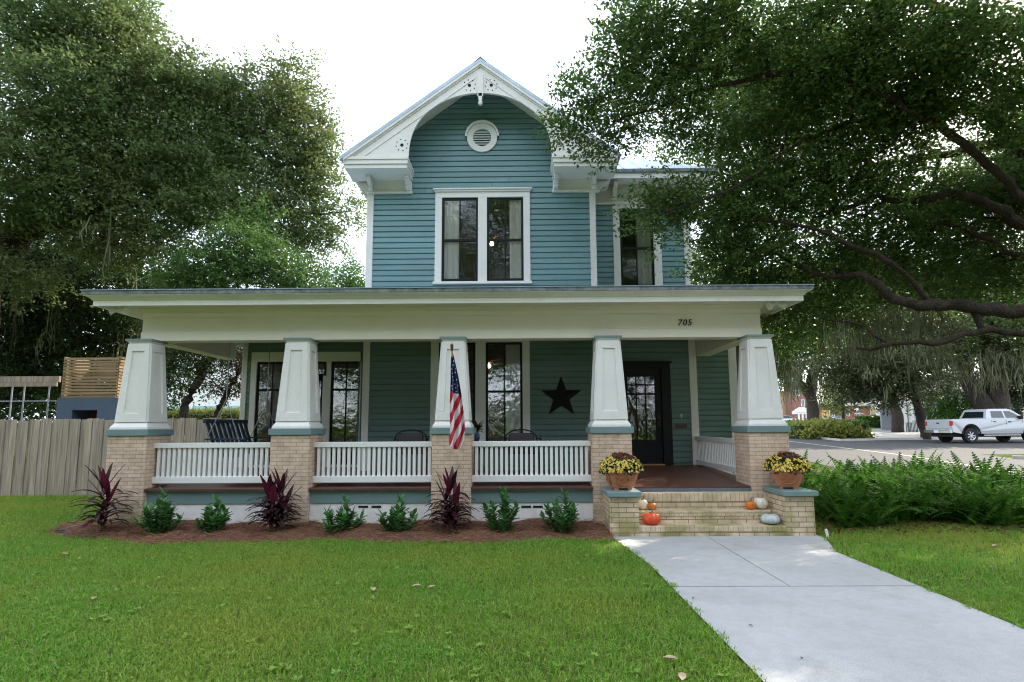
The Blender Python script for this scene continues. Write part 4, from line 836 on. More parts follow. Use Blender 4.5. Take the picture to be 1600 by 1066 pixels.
while nf < 250:
    x, y = rng.uniform(4.35, 11.6), 8.75+6.4*rng.random()**1.25
    if x > np.interp(y, [q[1] for q in cen], [q[0] for q in cen])-3.25 or y < 8.75+.25*sin(x*2.2)+.05*(x-4): continue
    if x < 4.75 and y < 9.0: continue
    nf += 1; sc_ = rng.uniform(.75, 1.15)*(1.0 if y > 10 else .85)
    for k in range(int(rng.integers(10, 15))): frond(np.array([x, y, .0])+rng.normal(size=3)*[.06, .06, 0], rng.uniform(0, 2*pi), rng.uniform(.7, 1.45), rng.uniform(.55, 1.0)*sc_, rng.uniform(.4, 1.7))
tag(quads('fern_bed', np.concatenate(FV), FERN), 'dense bed of arching green sword ferns between the house and the road', 'ferns', kind='stuff')
n = 9000; x = rng.uniform(4.25, 11.5, n); y = rng.uniform(8.35, 15, n); k = (x < np.interp(y, [q[1] for q in cen], [q[0] for q in cen])-3.1); x, y = x[k], y[k]; n = len(x); a = rng.uniform(0, 2*pi, n)
d = np.stack([np.cos(a), np.sin(a), rng.normal(size=n)*.3], 1); d /= np.linalg.norm(d, axis=1, keepdims=True)
LIT = leafmat('dry_leaf', [(.17, .085, .04), (.11, .05, .025), (.26, .15, .075)], .85, .1)
tag(quads('leaf_litter', leaves(np.stack([x, y, rng.uniform(.01, .05, n)], 1), d, rng.uniform(.05, .09, n), rng.uniform(.02, .04, n)), LIT), 'brown dry leaf litter under the ferns', 'leaf litter', kind='stuff')
DRYL = mat('dry_oak_leaf', (.40, .30, .19), .85, var=.3, vscale=20)
fl_spots = [((650, 916), 'tan dry leaf lying alone in the middle of the lawn'), ((583, 921), 'pale dry leaf lying left of the lawn middle'), ((676, 917.5), 'curled brown leaf on the lawn right of the flag'), ((1047, 1029), 'dry leaf on the grass nearest the left edge of the path'), ((1066, 1058), 'brown leaf at the lower end of the lawn beside the path'), ((100, 866), 'pale leaf on the lawn at the far left below the hose'), ((147, 935), 'orange tinted leaf on the left part of the lawn'), ((1083, 931), 'tiny dark leaf scrap on the walk just below the cross joint'), ((1173, 973), 'tiny dark leaf scrap in the middle of the lower walk'), ((1252, 1023), 'tiny dark leaf scrap on the walk nearest the camera'), ((1555, 853), 'tan leaf in the grass right of the path under the ferns')]
for k, ((px, py), lb) in enumerate(fl_spots):
    q = at(px, py, 8); q = EYE+(q-EYE)*(1.52/(1.57-q.z)); b = MB(); a = k*1.9
    pts = [(-.05, 0, 0), (-.02, .022, .012), (.02, .024, .014), (.055, 0, .006), (.02, -.022, .015), (-.02, -.024, .01), (0, 0, .0)]
    b.add([(q.x+p[0]*cos(a)-p[1]*sin(a), q.y+p[0]*sin(a)+p[1]*cos(a), (.03 if 'scrap' in lb else .05)+p[2]) for p in ([tuple(.35*u for u in p) for p in pts] if 'scrap' in lb else pts)], [(i, (i+1) % 6, 6) for i in range(6)])
    tag(b.build('fallen_leaf', LIT if 'scrap' in lb else DRYL, None, recalc=False), lb, 'fallen leaf', 'dead leaves scattered on the lawn')

# ------------------------------------------------------------------ trees
def crown_pts(clumps, n, L_, tw=5, upb=-.12):
    wts = np.array([(c[1][0]*c[1][1]*c[1][2])**(2/3)*(c[2] if len(c) > 2 else 1) for c in clumps]); wts = wts/wts.sum(); C, D_ = [], []
    for c, wt in zip(clumps, wts):
        ctr, rad = np.array(c[0], float), np.array(c[1], float); per = 22; m = max(3, int(n*wt/per)); u = rnd_unit(m); r = rng.random(m)**.42
        wob = 1+.28*np.sin(u[:, 0]*5+ctr[0])*np.sin(u[:, 1]*5+ctr[1]*2)*np.sin(u[:, 2]*6+1)
        a = ctr+u*rad*(r*wob)[:, None]; td = u*.6+rng.normal(size=(m, 3))*.6+[0, 0, upb]; td /= np.linalg.norm(td, axis=1, keepdims=True)
        t = rng.random((m, per)); p = a[:, None]+td[:, None]*(t*tw*L_)[..., None]+rng.normal(size=(m, per, 3))*np.array([.9, .9, .4])*L_; d = td[:, None]*.5+rng.normal(size=(m, per, 3))*np.array([.8, .8, .45]); d /= np.linalg.norm(d, axis=2, keepdims=True)
        C.append(p.reshape(-1, 3)); D_.append(d.reshape(-1, 3))
    return np.concatenate(C), np.concatenate(D_)
def wobble(pts, rads, step=.5, amp=.05, seed=0):
    r = random.Random(seed); P, R = [Vector(pts[0])], [rads[0]]
    cum = [0]
    for i in range(1, len(pts)): cum.append(cum[-1]+(Vector(pts[i])-Vector(pts[i-1])).length)
    k = max(2, int(cum[-1]/step)); 
    A = np.array([list(p) for p in pts]); P, R = [], []
    for j in range(k+1):
        s = cum[-1]*j/k; q = Vector([np.interp(s, cum, A[:, c]) for c in range(3)]); 
        if 0 < j < k: q += Vector((r.uniform(-1, 1), r.uniform(-1, 1), r.uniform(-1, 1)))*amp
        P.append(q); R.append(float(np.interp(s, cum, rads))*(1+r.uniform(-.11, .11)))
    return P, R
def tree(label, base, trunk, limbs, clumps, n, L_, W_, lm, bm_=BARK, moss=None, sub=5, name='tree', group=None, br=.05, seed=0, tw=5, twigs=True, mossn=40, mossl=(.6, 1.8), mossw=.03):
    """trunk, limbs: lists of (points, radii) in world metres; clumps: (centre, radii[, weight])"""
    t = thing(name, label, 'tree', base, group); b = MB(); r = random.Random(seed); pts_all = []
    for k, (pts, rads) in enumerate([trunk]+limbs):
        if len(rads) != len(pts): rads = list(np.interp(np.linspace(0, 1, len(pts)), np.linspace(0, 1, len(rads)), rads))
        P, R = wobble(pts, rads, max(.18, rads[0]*1.1), min(.055, rads[0]*.34)+rads[0]*.04, seed+k); b.tube(P, R, 12 if rads[0] > .15 else 8)
        pts_all += [(p, q) for p, q in zip(P, R)]
    if twigs:
        for c in clumps:
            ctr, rad = Vector(c[0]), Vector(c[1]); p0, r0 = min(pts_all, key=lambda q: (q[0]-ctr).length+q[1]*0)
            mid = p0.lerp(ctr, .5)+Vector((r.uniform(-1, 1), r.uniform(-1, 1), r.uniform(.2, 1)))*(ctr-p0).length*.10; rr = min(br, r0*.8)
            P, R = wobble([p0, mid, ctr], [rr, rr*.7, rr*.4], .4, .03, r.randint(0, 999)); b.tube(P, R, 6)
            for k in range(sub):
                u = Vector((r.gauss(0, 1), r.gauss(0, 1), r.gauss(0, .8))).normalized(); e = ctr+Vector((u.x*rad.x, u.y*rad.y, u.z*rad.z))*.85; s = mid.lerp(ctr, r.uniform(.3, 1))
                P, R = wobble([s, s.lerp(e, .5)+Vector((0, 0, .08)), e], [rr*.42, rr*.3, rr*.12], .35, .04, r.randint(0, 999)); b.tube(P, R, 5)
    b.build('trunk', bm_, t, True, recalc=False)
    C, D_ = crown_pts(clumps, n, L_, tw); nn = len(C)
    quads('crown', leaves(C, D_, rng.uniform(.7, 1.25, nn)*L_, rng.uniform(.75, 1.2, nn)*W_, .25, 1.1), lm, t)
    if moss:
        V = []
        for c in moss:
            ctr, rad = np.array(c[0]), np.array(c[1])
            for k in range(int(mossn*(c[2] if len(c) > 2 else 1))):
                p = ctr+rng.uniform(-1, 1, 3)*rad; ln = rng.uniform(*mossl); m_ = 14
                for q in range(m_):
                    o = p+rng.normal(size=3)*[mossw*3.4, mossw*3.4, ln*.22]; l2 = ln*rng.uniform(.2, 1); a = rng.uniform(0, pi); s = np.array([cos(a), sin(a), 0])*mossw*rng.uniform(.4, 1)
                    m1 = o+rng.normal(size=3)*mossw*2.6-[0, 0, l2*.5]; e = m1+(p-m1)*[.35, .35, 0]+rng.normal(size=3)*mossw*2.2-[0, 0, l2*.5]
                    V += [np.stack([o-s*.5, o+s*.5, m1+s*.8, m1-s*.8]), np.stack([m1-s*.8, m1+s*.8, e+s*.12, e-s*.12])]
        tag(quads('hanging_moss', V, MOSS, t), kind='stuff')
    return t
def cl(px, py, D, rx, ry, rd, wt=1):
    s = D/F; return (tuple(at(px, py, D)), (rx*s, rd, ry*s), wt)
def pl(*a): return [at(*p) for p in a]

# big live oak on the right, trunk outside the frame
rt = [(11.3, 9.7, -.2), (11.1, 9.7, 2.2), (10.8, 9.6, 4.2), (10.4, 9.4, 6.4), (9.8, 9.0, 8.6)]
RL = [(pl((1800, 455, 9.7), (1600, 486, 9.5), (1521, 481, 9.4), (1455, 479, 9.3), (1403, 466, 9.3), (1369, 439, 9.4), (1335, 428, 9.5), (1293, 434, 9.6), (1232, 408, 9.8)), [.17, .135, .125, .12, .10, .08, .06, .05, .03]),
      (pl((1521, 483, 9.4), (1530, 506, 9.35), (1534, 515, 9.3)), [.07, .06, .05]),
      (pl((1800, 520, 9.5), (1600, 521, 9.3), (1534, 515, 9.3), (1495, 526, 9.2), (1463, 541, 9.2), (1429, 534, 9.2), (1385, 535, 9.3), (1364, 547, 9.4), (1337, 544, 9.5)), [.09, .07, .065, .06, .055, .045, .04, .03, .02]),
      (pl((1385, 535, 9.3), (1369, 526, 9.4), (1348, 505, 9.5), (1290, 500, 9.8)), [.035, .03, .025, .015]),
      (pl((1760, 400, 9.6), (1600, 319, 9.1), (1544, 255, 8.7), (1491, 214, 8.5), (1443, 180, 8.4), (1405, 160, 8.2)), [.12, .085, .08, .075, .06, .035]),
      (pl((1760, 330, 9.5), (1600, 224, 9.2), (1563, 184, 9.1), (1525, 165, 9), (1469, 161, 9), (1405, 178, 9), (1340, 190, 9)), [.2, .16, .15, .13, .11, .07, .04]),
      (pl((1640, 225, 9.2), (1585, 225, 9.5), (1518, 229, 9.7), (1450, 246, 9.8), (1380, 262, 10)), [.14, .11, .10, .07, .03]),
      (pl((1780, 400, 9.6), (1600, 352, 9.6), (1544, 315, 9.5), (1488, 300, 9.5), (1424, 319, 9.5), (1375, 306, 9.5), (1330, 319, 9.5), (1270, 340, 9.6)), [.15, .11, .10, .09, .075, .06, .04, .02]),
      (pl((1680, 440, 9.7), (1578, 394, 9.8), (1533, 368, 9.8), (1480, 349, 9.8), (1420, 352, 9.9)), [.09, .06, .055, .045, .02]),
      (pl((1455, 479, 9.3), (1420, 430, 9.2), (1368, 398, 9.1), (1319, 379, 9.1), (1270, 356, 9.1), (1225, 348, 9.1), (1150, 345, 9.2)), [.06, .05, .05, .045, .035, .025, .015]),
      (pl((1405, 160, 8.2), (1310, 120, 8.3), (1236, 113, 8.4), (1203, 116, 8.5), (1150, 128, 8.6), (1094, 139, 8.7), (1037, 165, 8.8), (960, 190, 8.9)), [.06, .055, .055, .05, .04, .03, .025, .015]),
      (pl((1203, 116, 8.5), (1195, 75, 8.4), (1165, 41, 8.3), (1110, 15, 8.2)), [.04, .035, .03, .02]),
      (pl((1330, 190, 8.9), (1244, 225, 8.9), (1195, 263, 8.8), (1150, 293, 8.7), (1082, 319, 8.7), (1040, 330, 8.7)), [.045, .035, .03, .025, .02, .012]),
      (pl((1600, 50, 8), (1450, 5, 8), (1308, 5, 8), (1225, 13, 8.1)), [.06, .05, .04, .02])]
def nearer(ps, d): return [EYE+(p-EYE)*((p.y-d)/p.y) for p in ps]
RL = [(nearer(ps, .45 if k < 9 else .35), [r*.82 for r in rr]) for k, (ps, rr) in enumerate(RL)]
RC_ = [cl(893, 185, 9.0, 34, 26, .45, .9), cl(915, 150, 8.9, 36, 28, .5, .9), cl(945, 215, 8.9, 34, 28, .45), cl(990, 60, 8.4, 50, 60, .8), cl(1000, 145, 8.6, 60, 48, .7), 
       cl(1005, 318, 8.8, 26, 20, .3, .8), cl(1022, 360, 8.8, 15, 26, .25, .7), cl(1050, 306, 8.7, 36, 26, .4), cl(1045, 345, 8.7, 18, 20, .3, .7), cl(1070, 20, 8.3, 80, 46, .9), cl(1090, 110, 8.4, 55, 36, .6), cl(1075, 190, 8.9, 46, 24, .5), cl(1110, 335, 9.0, 60, 34, .6),
       cl(1150, 60, 8.2, 90, 55, .9), cl(1170, 215, 9.0, 60, 38, .7), cl(1240, 150, 8.7, 60, 45, .8), cl(1180, 300, 9.1, 75, 45, .8), cl(1130, 410, 9.6, 60, 34, .6), cl(1210, 395, 9.6, 85, 50, .8), cl(1270, 270, 9.2, 80, 60, .9), cl(1290, 60, 7.9, 110, 75, 1.0),
       cl(1330, 160, 8.5, 85, 55, .9), cl(1350, 340, 9.6, 95, 55, .9), cl(1300, 420, 9.9, 80, 40, .7), cl(1380, 240, 9.0, 80, 55, .9), cl(1420, 60, 7.6, 110, 80, 1.0), cl(1440, 150, 8.2, 80, 50, .8), cl(1450, 310, 9.9, 70, 45, .8), cl(1430, 400, 9.9, 90, 40, .7),
       cl(1530, 90, 7.6, 90, 90, 1.0), cl(1560, 285, 9.9, 70, 45, .7), cl(1560, 410, 10., 80, 40, .7), cl(1600, 170, 8.0, 60, 60, .8), cl(1270, 470, 13.8, 75, 50, 1.2), cl(1205, 505, 14.5, 36, 46, 1), cl(1340, 445, 13, 75, 40, 1.1), cl(1430, 440, 13, 80, 40, 1.1), cl(1530, 440, 13, 80, 40, 1.1), cl(1590, 300, 10.5, 50, 60, .8), cl(1500, 340, 10.6, 70, 50, .8), cl(1240, 480, 10.2, 60, 26, .6), cl(1180, 455, 10.2, 60, 24, .6), cl(1330, 500, 10.2, 60, 22, .5),
       ((10.5, 7.5, 9.8), (2.4, 2.2, 1.1), .3), ((5.5, 7.6, 9.6), (1.8, 1.6, .8), .3), ((12.5, 9, 8.6), (2.4, 2.4, 1.6), .35), ((13, 6, 7), (2, 2.4, 1.6), .3), ((12.5, 13, 7), (2.6, 2.4, 1.8), .3), ((10.2, 9.9, 6.4), (1.3, 1.3, 1.3), .8), ((6.3, 12.8, 9.3), (1.9, 1.2, .9), .9), ((8.6, 15, 11.6), (2, 1.5, 1), .6), ((11.4, 11, 7.6), (1.4, 1.4, 1.2), .7)]  # last clumps here are added to keep sun off the lawn and path
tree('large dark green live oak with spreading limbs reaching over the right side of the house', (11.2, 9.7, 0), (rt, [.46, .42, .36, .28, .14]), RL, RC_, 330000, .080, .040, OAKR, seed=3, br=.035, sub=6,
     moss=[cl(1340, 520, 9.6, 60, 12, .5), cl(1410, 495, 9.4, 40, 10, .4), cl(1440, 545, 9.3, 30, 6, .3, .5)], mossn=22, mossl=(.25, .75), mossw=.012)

# left oak, trunk outside the frame
LT = [(-17.2, 17.0, -.2), (-17.0, 17, 3), (-16.6, 17, 5.5), (-15.5, 17.2, 9), (-14, 17.5, 12)]
LL = [(pl((-60, 395, 17.2), (0, 380, 17), (60, 362, 17), (112, 345, 17), (180, 312, 17.4), (260, 280, 17.8)), [.28, .22, .2, .16, .10, .05]), (pl((-40, 250, 16.8), (40, 190, 16.4), (140, 130, 16.5), (240, 100, 17)), [.25, .18, .12, .05]),
      (pl((-60, 300, 17), (80, 290, 17.5), (220, 270, 18), (360, 240, 18.5), (450, 210, 18.7)), [.25, .2, .15, .10, .05]), (pl((300, 300, 18), (420, 330, 18.5), (500, 335, 18.8), (545, 330, 19)), [.10, .07, .04, .02])]
LC_ = [cl(40, 40, 15.5, 100, 75, 1.6), cl(150, 55, 16, 85, 65, 1.5), cl(205, 30, 16.5, 36, 60, 1), cl(90, 150, 15.5, 100, 70, 1.6), cl(205, 135, 16.5, 75, 52, 1.4), cl(285, 125, 17, 50, 42, 1.1), cl(340, 160, 17.5, 60, 48, 1.2), cl(410, 160, 18, 55, 44, 1.2), cl(462, 140, 18.2, 34, 46, .8), cl(480, 205, 18.3, 44, 48, 1),
       cl(410, 245, 18.3, 75, 50, 1.3), cl(300, 230, 17.5, 80, 50, 1.4), cl(190, 235, 16.5, 80, 48, 1.4), cl(60, 240, 15.6, 80, 48, 1.4), cl(475, 290, 18.6, 46, 48, 1), cl(360, 320, 17.8, 80, 42, 1.3), cl(250, 320, 17.2, 75, 40, 1.3), cl(150, 330, 17.6, 60, 34, 1.1), cl(495, 255, 18.7, 30, 34, .7), cl(540, 325, 19, 30, 20, .5, .8), cl(500, 365, 18.8, 36, 36, .8), cl(440, 355, 18.6, 50, 40, 1),
       cl(40, 325, 16.2, 60, 30, 1.1), cl(120, 300, 16, 60, 30, 1), cl(30, 430, 16.5, 60, 26, 1, .6), cl(170, 385, 17, 60, 30, 1.1), cl(240, 375, 17.2, 50, 30, 1), ((-17, 14, 8.5), (3, 3, 3), .35), ((-20, 19, 9), (3.5, 3.5, 4), .35), ((-15, 21, 13), (4, 3, 3), .35), ((-12.5, 20, 11), (3, 3, 2), .35)]
tree('huge olive green live oak rising over the fence at the left', (-17.2, 17, 0), (LT, [.75, .62, .5, .35, .15]), LL, LC_, 230000, .125, .068, OAKL, seed=5, br=.07, sub=5,
     moss=[cl(50, 420, 16.8, 60, 45, 1.4, .5), cl(150, 350, 16.6, 80, 50, 1.4, .4)], mossn=14, mossl=(.4, 1.6), mossw=.03)
def small_tree(label, px, py, D, lean, clumps, n, L_, lm, r0, seed, moss=None, pts=None, bm_=BARKD, zb=None, limbs=(), **kw):
    q = at(px, py, D); z0 = gz(D) if zb is None else zb; top = pts or [(q.x, D, z0-.2), (q.x+lean*.5, D, z0+1.6), (q.x+lean, D+.2, z0+3.2)]
    return tree(label, (q.x, D, z0), (top, [r0, r0*.85, r0*.6]), list(limbs), clumps, n, L_, L_*.55, lm, bm_, moss, seed=seed, **kw)
small_tree('bright green leafy tree just beyond the fence behind the left porch roof', 380, 600, 16.5, .2, [cl(385, 400, 16.2, 62, 42, 1.1), cl(330, 425, 16, 55, 38, 1), cl(440, 425, 16.5, 46, 34, 1), cl(400, 350, 16.8, 40, 22, .7, .7), cl(290, 445, 16, 46, 30, .9), cl(480, 440, 16.8, 34, 22, .7)], 26000, .10, LAUREL, .13, 21)
small_tree('dark evergreen hung with moss behind the slatted screen', 120, 640, 21, -.3, [cl(120, 420, 21, 120, 60, 2), cl(40, 470, 20.5, 90, 70, 2), cl(190, 470, 20.5, 80, 60, 2), cl(100, 540, 21, 120, 60, 2), cl(215, 540, 21.5, 60, 60, 1.6), cl(20, 580, 21, 70, 50, 1.5)], 42000, .16, DEEP, .3, 22, moss=[cl(60, 480, 19.6, 60, 60, 1), cl(170, 490, 19.6, 60, 60, 1)], mossn=18, mossl=(.5, 1.8), mossw=.03)
small_tree('dark tree behind the first porch column with a slanting trunk', 286, 652, 19, 1, [cl(285, 550, 19, 40, 24, .9), cl(330, 545, 18.6, 40, 16, .8), cl(262, 590, 19.4, 24, 34, .8), cl(325, 590, 18.7, 22, 16, .4, .5)], 6500, .11, DEEP, .16, 23, pts=pl((284, 662, 19), (292, 625, 19), (312, 590, 19))+pl((332, 556, 19), (350, 520, 19)), br=.03)
small_tree('reddish leaved small tree beyond the fence seen left of the porch swing', 340, 655, 20, .5, [cl(372, 575, 20, 18, 34, .7), cl(345, 600, 19.7, 24, 20, .5, .7), cl(355, 555, 20, 30, 18, .7)], 4200, .11, leafmat('reddish_leaf', [(.05, .025, .018), (.03, .04, .016), (.08, .03, .022)], .5, .4), .13, 24, pts=pl((338, 662, 20), (341, 635, 20), (360, 605, 20), (378, 570, 20)), br=.03)
small_tree('pale green young tree behind the left corner of the upper storey', 545, 600, 24, .1, [cl(545, 432, 24, 22, 20, .8), cl(520, 440, 24, 24, 16, .8), cl(570, 440, 24, 12, 14, .6)], 3500, .13, LIME, .1, 25)
small_tree('dark tree filling the gap behind the left end of the fence', -60, 640, 26, 0, [cl(-20, 520, 26, 130, 90, 2), cl(150, 590, 27, 150, 50, 2), cl(260, 480, 25, 70, 60, 1.6), cl(60, 430, 25, 120, 50, 2), cl(40, 610, 25, 80, 34, 1.5), cl(160, 610, 25, 60, 30, 1.5), cl(20, 640, 20, 60, 26, 1), cl(60, 560, 23, 80, 50, 1.4), cl(20, 420, 23, 60, 50, 1.4), cl(-60, 600, 25, 60, 50, 1.5)], 34000, .22, DEEP, .3, 26)
# trees along the street on the right
tree('tall oak added behind the right rear corner of the house to block the sun', (7.5, 19, gz(19)), ([(7.5, 19, 0), (7.4, 19, 4), (7, 18.5, 8)], [.3, .25, .15]), [], [((6.4, 17.6, 11.2), (2.6, 2, 2.0)), ((8.6, 18.5, 10), (2.4, 2.2, 2.2)), ((5.0, 17.8, 9.6), (1.3, 1.4, 1.0)), ((7.6, 18, 8), (2, 1.8, 1.6)), ((8.0, 17.2, 13.4), (2.2, 2, 1.6)), ((6.2, 15.8, 11.8), (1.5, 1.4, 1.2))], 26000, .12, .066, OAKR, seed=61)  # tree added to stop sun streaks on the lawn, mostly hidden by the oak
small_tree('stout oak trunk standing in the clipped planting bed across the street', 1272, 672, 57, 0, [cl(1240, 540, 56, 60, 36, 3), cl(1300, 520, 57, 70, 40, 3), cl(1200, 500, 56, 50, 40, 3), cl(1250, 480, 58, 80, 40, 3), cl(1225, 580, 56, 26, 18, 2, .6)], 26000, .32, OAKR, .66, 31, pts=pl((1272, 676, 57), (1271, 650, 57), (1268, 620, 57), (1270, 580, 57), (1285, 540, 57)),
           limbs=[(pl((1268, 625, 57), (1252, 600, 57), (1236, 570, 57), (1220, 530, 57)), [.45, .4, .35, .2])], moss=[cl(1235, 595, 55, 22, 12, 1.5), cl(1290, 580, 55, 14, 14, 1.5), cl(1250, 560, 55, 50, 24, 2)], mossn=14, mossl=(.6, 2.2), mossw=.08, br=.2)
small_tree('leaning oak draped in moss at the driveway corner left of the pickup', 1446, 687, 37.5, 0, [cl(1380, 585, 37, 60, 28, 2), cl(1330, 570, 37, 46, 26, 2), cl(1425, 560, 37, 40, 30, 2), cl(1440, 510, 38, 60, 36, 2), cl(1360, 520, 38, 70, 36, 2), cl(1420, 610, 37, 24, 14, 1, .6), cl(1375, 618, 37.5, 44, 12, 1.2, .8), cl(1318, 606, 37.5, 30, 14, 1.2, .7), cl(1462, 600, 38, 26, 14, 1.2, .7)], 38000, .21, OLIVE, .30, 32, pts=pl((1449, 692, 37.5), (1440, 655, 37.5), (1430, 615, 37.5), (1415, 570, 37.5), (1395, 530, 37.5)), moss=[cl(1380, 580, 36, 65, 34, 2), cl(1330, 570, 36, 40, 34, 2), cl(1425, 585, 36, 34, 26, 2), cl(1385, 540, 36, 70, 30, 2)], mossn=16, mossl=(.4, 1.4), mossw=.045, br=.12)
small_tree('massive forked oak trunk hung with moss behind the white pickup', 1552, 690, 41, 0, [cl(1500, 500, 41, 60, 40, 2.5), cl(1560, 480, 41, 70, 44, 2.5), cl(1600, 540, 40, 40, 36, 2), cl(1530, 545, 42, 40, 20, 2), cl(1480, 560, 42, 30, 24, 2), cl(1620, 480, 40, 60, 50, 2)], 26000, .24, OAKL, .95, 33, pts=pl((1553, 700, 41), (1552, 655, 41), (1556, 610, 41), (1549, 560, 41), (1545, 500, 41)),
           limbs=[(pl((1548, 650, 41), (1528, 618, 41), (1508, 585, 41), (1498, 545, 41), (1490, 500, 41)), [.7, .6, .5, .42, .3])], moss=[cl(1560, 570, 39.5, 30, 20, .6), cl(1500, 570, 40, 20, 20, 1), cl(1590, 560, 39.5, 20, 14, 1)], mossn=18, mossl=(.6, 2), mossw=.06, br=.2)
small_tree('dark oak behind the right rear wing of the house', 1180, 640, 27, 0, [cl(1120, 430, 26, 50, 26, 1.6), cl(1190, 470, 27, 70, 34, 2), cl(1260, 500, 28, 60, 44, 2), cl(1200, 530, 28, 50, 40, 2), cl(1100, 415, 24, 30, 24, 1), cl(1250, 440, 28, 60, 34, 2), cl(1215, 570, 28, 26, 20, 1.4)], 26000, .17, OAKR, .35, 34, moss=[cl(1235, 570, 26.5, 26, 16, 1)], mossn=14, mossl=(.5, 1.6), mossw=.035)
small_tree('tall oak backdrop with moss high behind the street trees', 1400, 640, 50, 0, [cl(1330, 450, 50, 80, 40, 3), cl(1430, 460, 50, 80, 40, 3), cl(1530, 440, 50, 80, 40, 3), cl(1270, 470, 48, 50, 50, 3), cl(1600, 470, 50, 60, 60, 3), cl(1480, 520, 52, 80, 40, 3)], 26000, .34, OLIVE, .5, 35, moss=[cl(1400, 500, 47, 140, 45, 3)], mossn=22, mossl=(.6, 2), mossw=.06)
small_tree('sunlit yellow green tree far down the street', 1318, 655, 82, 0, [cl(1318, 615, 82, 26, 22, 3), cl(1300, 628, 80, 14, 14, 2), cl(1345, 605, 84, 20, 20, 3), cl(1385, 612, 84, 22, 16, 3)], 9000, .36, SUNNY, .25, 36)
small_tree('slim young tree by the far hedge beside the tan building', 1392, 668, 62, 0, [cl(1393, 630, 62, 12, 16, 1)], 900, .22, SUNNY, .10, 37, pts=pl((1392, 668, 62), (1392, 645, 62), (1392, 625, 62)))
small_tree('dark palm like tree at the right edge behind the pickup', 1592, 660, 44, 0, [cl(1592, 600, 44, 18, 30, 1.5), cl(1604, 570, 44, 24, 24, 1.5), cl(1590, 630, 44, 12, 16, 1)], 6000, .26, DEEP, .22, 38)
# trees across the street behind the photographer, seen mirrored in the windows; raised and thickened to darken the porch
for k, (x, y, h_, lb) in enumerate(((-34, -12, 17, 'outermost left oak'), (-25, -15, 18, 'second oak from the left end'), (-16, -17, 19, 'third oak from the left end'), (-8, -19, 20, 'oak left of the middle'), (0, -20, 21, 'tallest middle oak'), (8, -19, 20, 'oak right of the middle'), (16, -17, 19, 'third oak from the right end'), (25, -15, 18, 'second oak from the right end'), (34, -12, 17, 'outermost right oak'))):
    tree(lb+' of the row across the street facing the house', (x, y, 0), ([(x, y, -.2), (x+.3, y, 3), (x-.2, y, 6)], [.5, .42, .3]), [], [((x, y, h_*.62), (5.2, 4, h_*.3)), ((x-3, y, h_*.40), (3.4, 3, 2.8)), ((x+3.2, y+.5, h_*.43), (3.4, 3, 2.8)), ((x+.6, y, h_*.86), (3.2, 2.6, 1.8)), ((x, y-1, 2.0), (5, 2, 2.0))], 20000, .42, .27, OAKR, seed=40+k, br=.05)

# ------------------------------------------------------------------ fence, back garden, neighbours
WOODF = islandmat('weathered_fence_wood', [(.38, .30, .225), (.45, .37, .285), (.31, .25, .19), (.41, .35, .29), (.37, .305, .235)], .9, .45)
fe = thing('fence', 'weathered grey brown vertical board privacy fence left of the house', 'fence', (-11, 13.4, 0)); r = random.Random(9)
b = MB(); x = -19.
while x < -5.9:
    wv = .138; h = 1.79+r.uniform(-.025, .025); y = 13.4+r.uniform(-.006, .006)+(.02 if int(x*7) % 2 else 0); t_ = r.uniform(-.006, .006)
    b.prism([(x+.0015, -.05), (x+wv-.0015, -.05), (x+wv-.0015+t_*.3, h-.03), (x+wv-.02+t_*.3, h), (x+.02+t_*.3, h), (x+.0015+t_*.3, h-.03)], 'y', y, y+.018); x += wv
b.build('boards', WOODF, fe)
for z in (.35, 1.45): b = MB(); b.box(-19, -5.9, 13.445, 13.48, z, z+.09); b.build('rail', WOODF, fe)
for x in (-18.4, -16, -13.6, -11.2, -8.8, -6.4): b = MB(); b.box(x, x+.09, 13.48, 13.57, 0, 1.72); b.build('post', WOODF, fe)
SLAT = islandmat('bamboo_slats', [(.24, .17, .09), (.31, .225, .12), (.19, .13, .07), (.27, .19, .11)], .8, .35, vert=False)
q0, q1 = at(97, 622, 15.6), at(187, 562, 15.6); sc_ = thing('slatted_screen', 'open box of yellowish wooden slats standing on the blue masonry block behind the fence', 'screen', ((q0.x+q1.x)/2, 15.6, q0.z))
b = MB(); z = q0.z
while z < q1.z: b.box(q0.x, q1.x, 15.55, 15.575, z, z+.062); b.box(q0.x-.02, q0.x+.01, 15.58, 16.7, z+.03, z+.092); b.box(q1.x-.01, q1.x+.02, 15.58, 16.7, z+.03, z+.092); b.box(q0.x, q1.x, 16.7, 16.725, z, z+.062); z += .088
b.build('slats', SLAT, sc_)
for x in (q0.x, q1.x-.07):
    for y in (15.58, 16.63): b = MB(); b.box(x, x+.07, y, y+.07, q0.z, q1.z+.02); b.build('post', SLAT, sc_)
BLUEM = mat('blue_painted_block', (.055, .085, .125), .8, var=.12, bump=.3); x0, x1 = at(88, 640, 15.5).x, at(186, 640, 15.5).x; zt = q0.z-.005; ca, cb_ = at(113, 640, 15.5).x, at(152, 640, 15.5).x; zc = at(130, 641, 15.5).z
bf = thing('masonry_block', 'dark blue painted outdoor fireplace with a dark opening behind the fence', 'fireplace', ((x0+x1)/2, 15.5, 0))
b = MB(); b.box(x0, ca, 15.5, 16.75, 0, zc); b.box(cb_, x1, 15.5, 16.75, 0, zc); b.box(x0, x1, 15.5, 16.75, zc, zt); b.build('surround', BLUEM, bf)
b = MB(); b.box(ca, cb_, 16.2, 16.25, 0, zc); b.build('firebox', mat('sooty_brick', (.07, .03, .02), .9, var=.4), bf)
ar = thing('arbor', 'weathered wooden beam on grey metal pipes at the far left behind the fence', 'arbor', (-13, 16.4, 0)); qa, qb = at(-40, 605, 16.4), at(94, 588, 16.4)
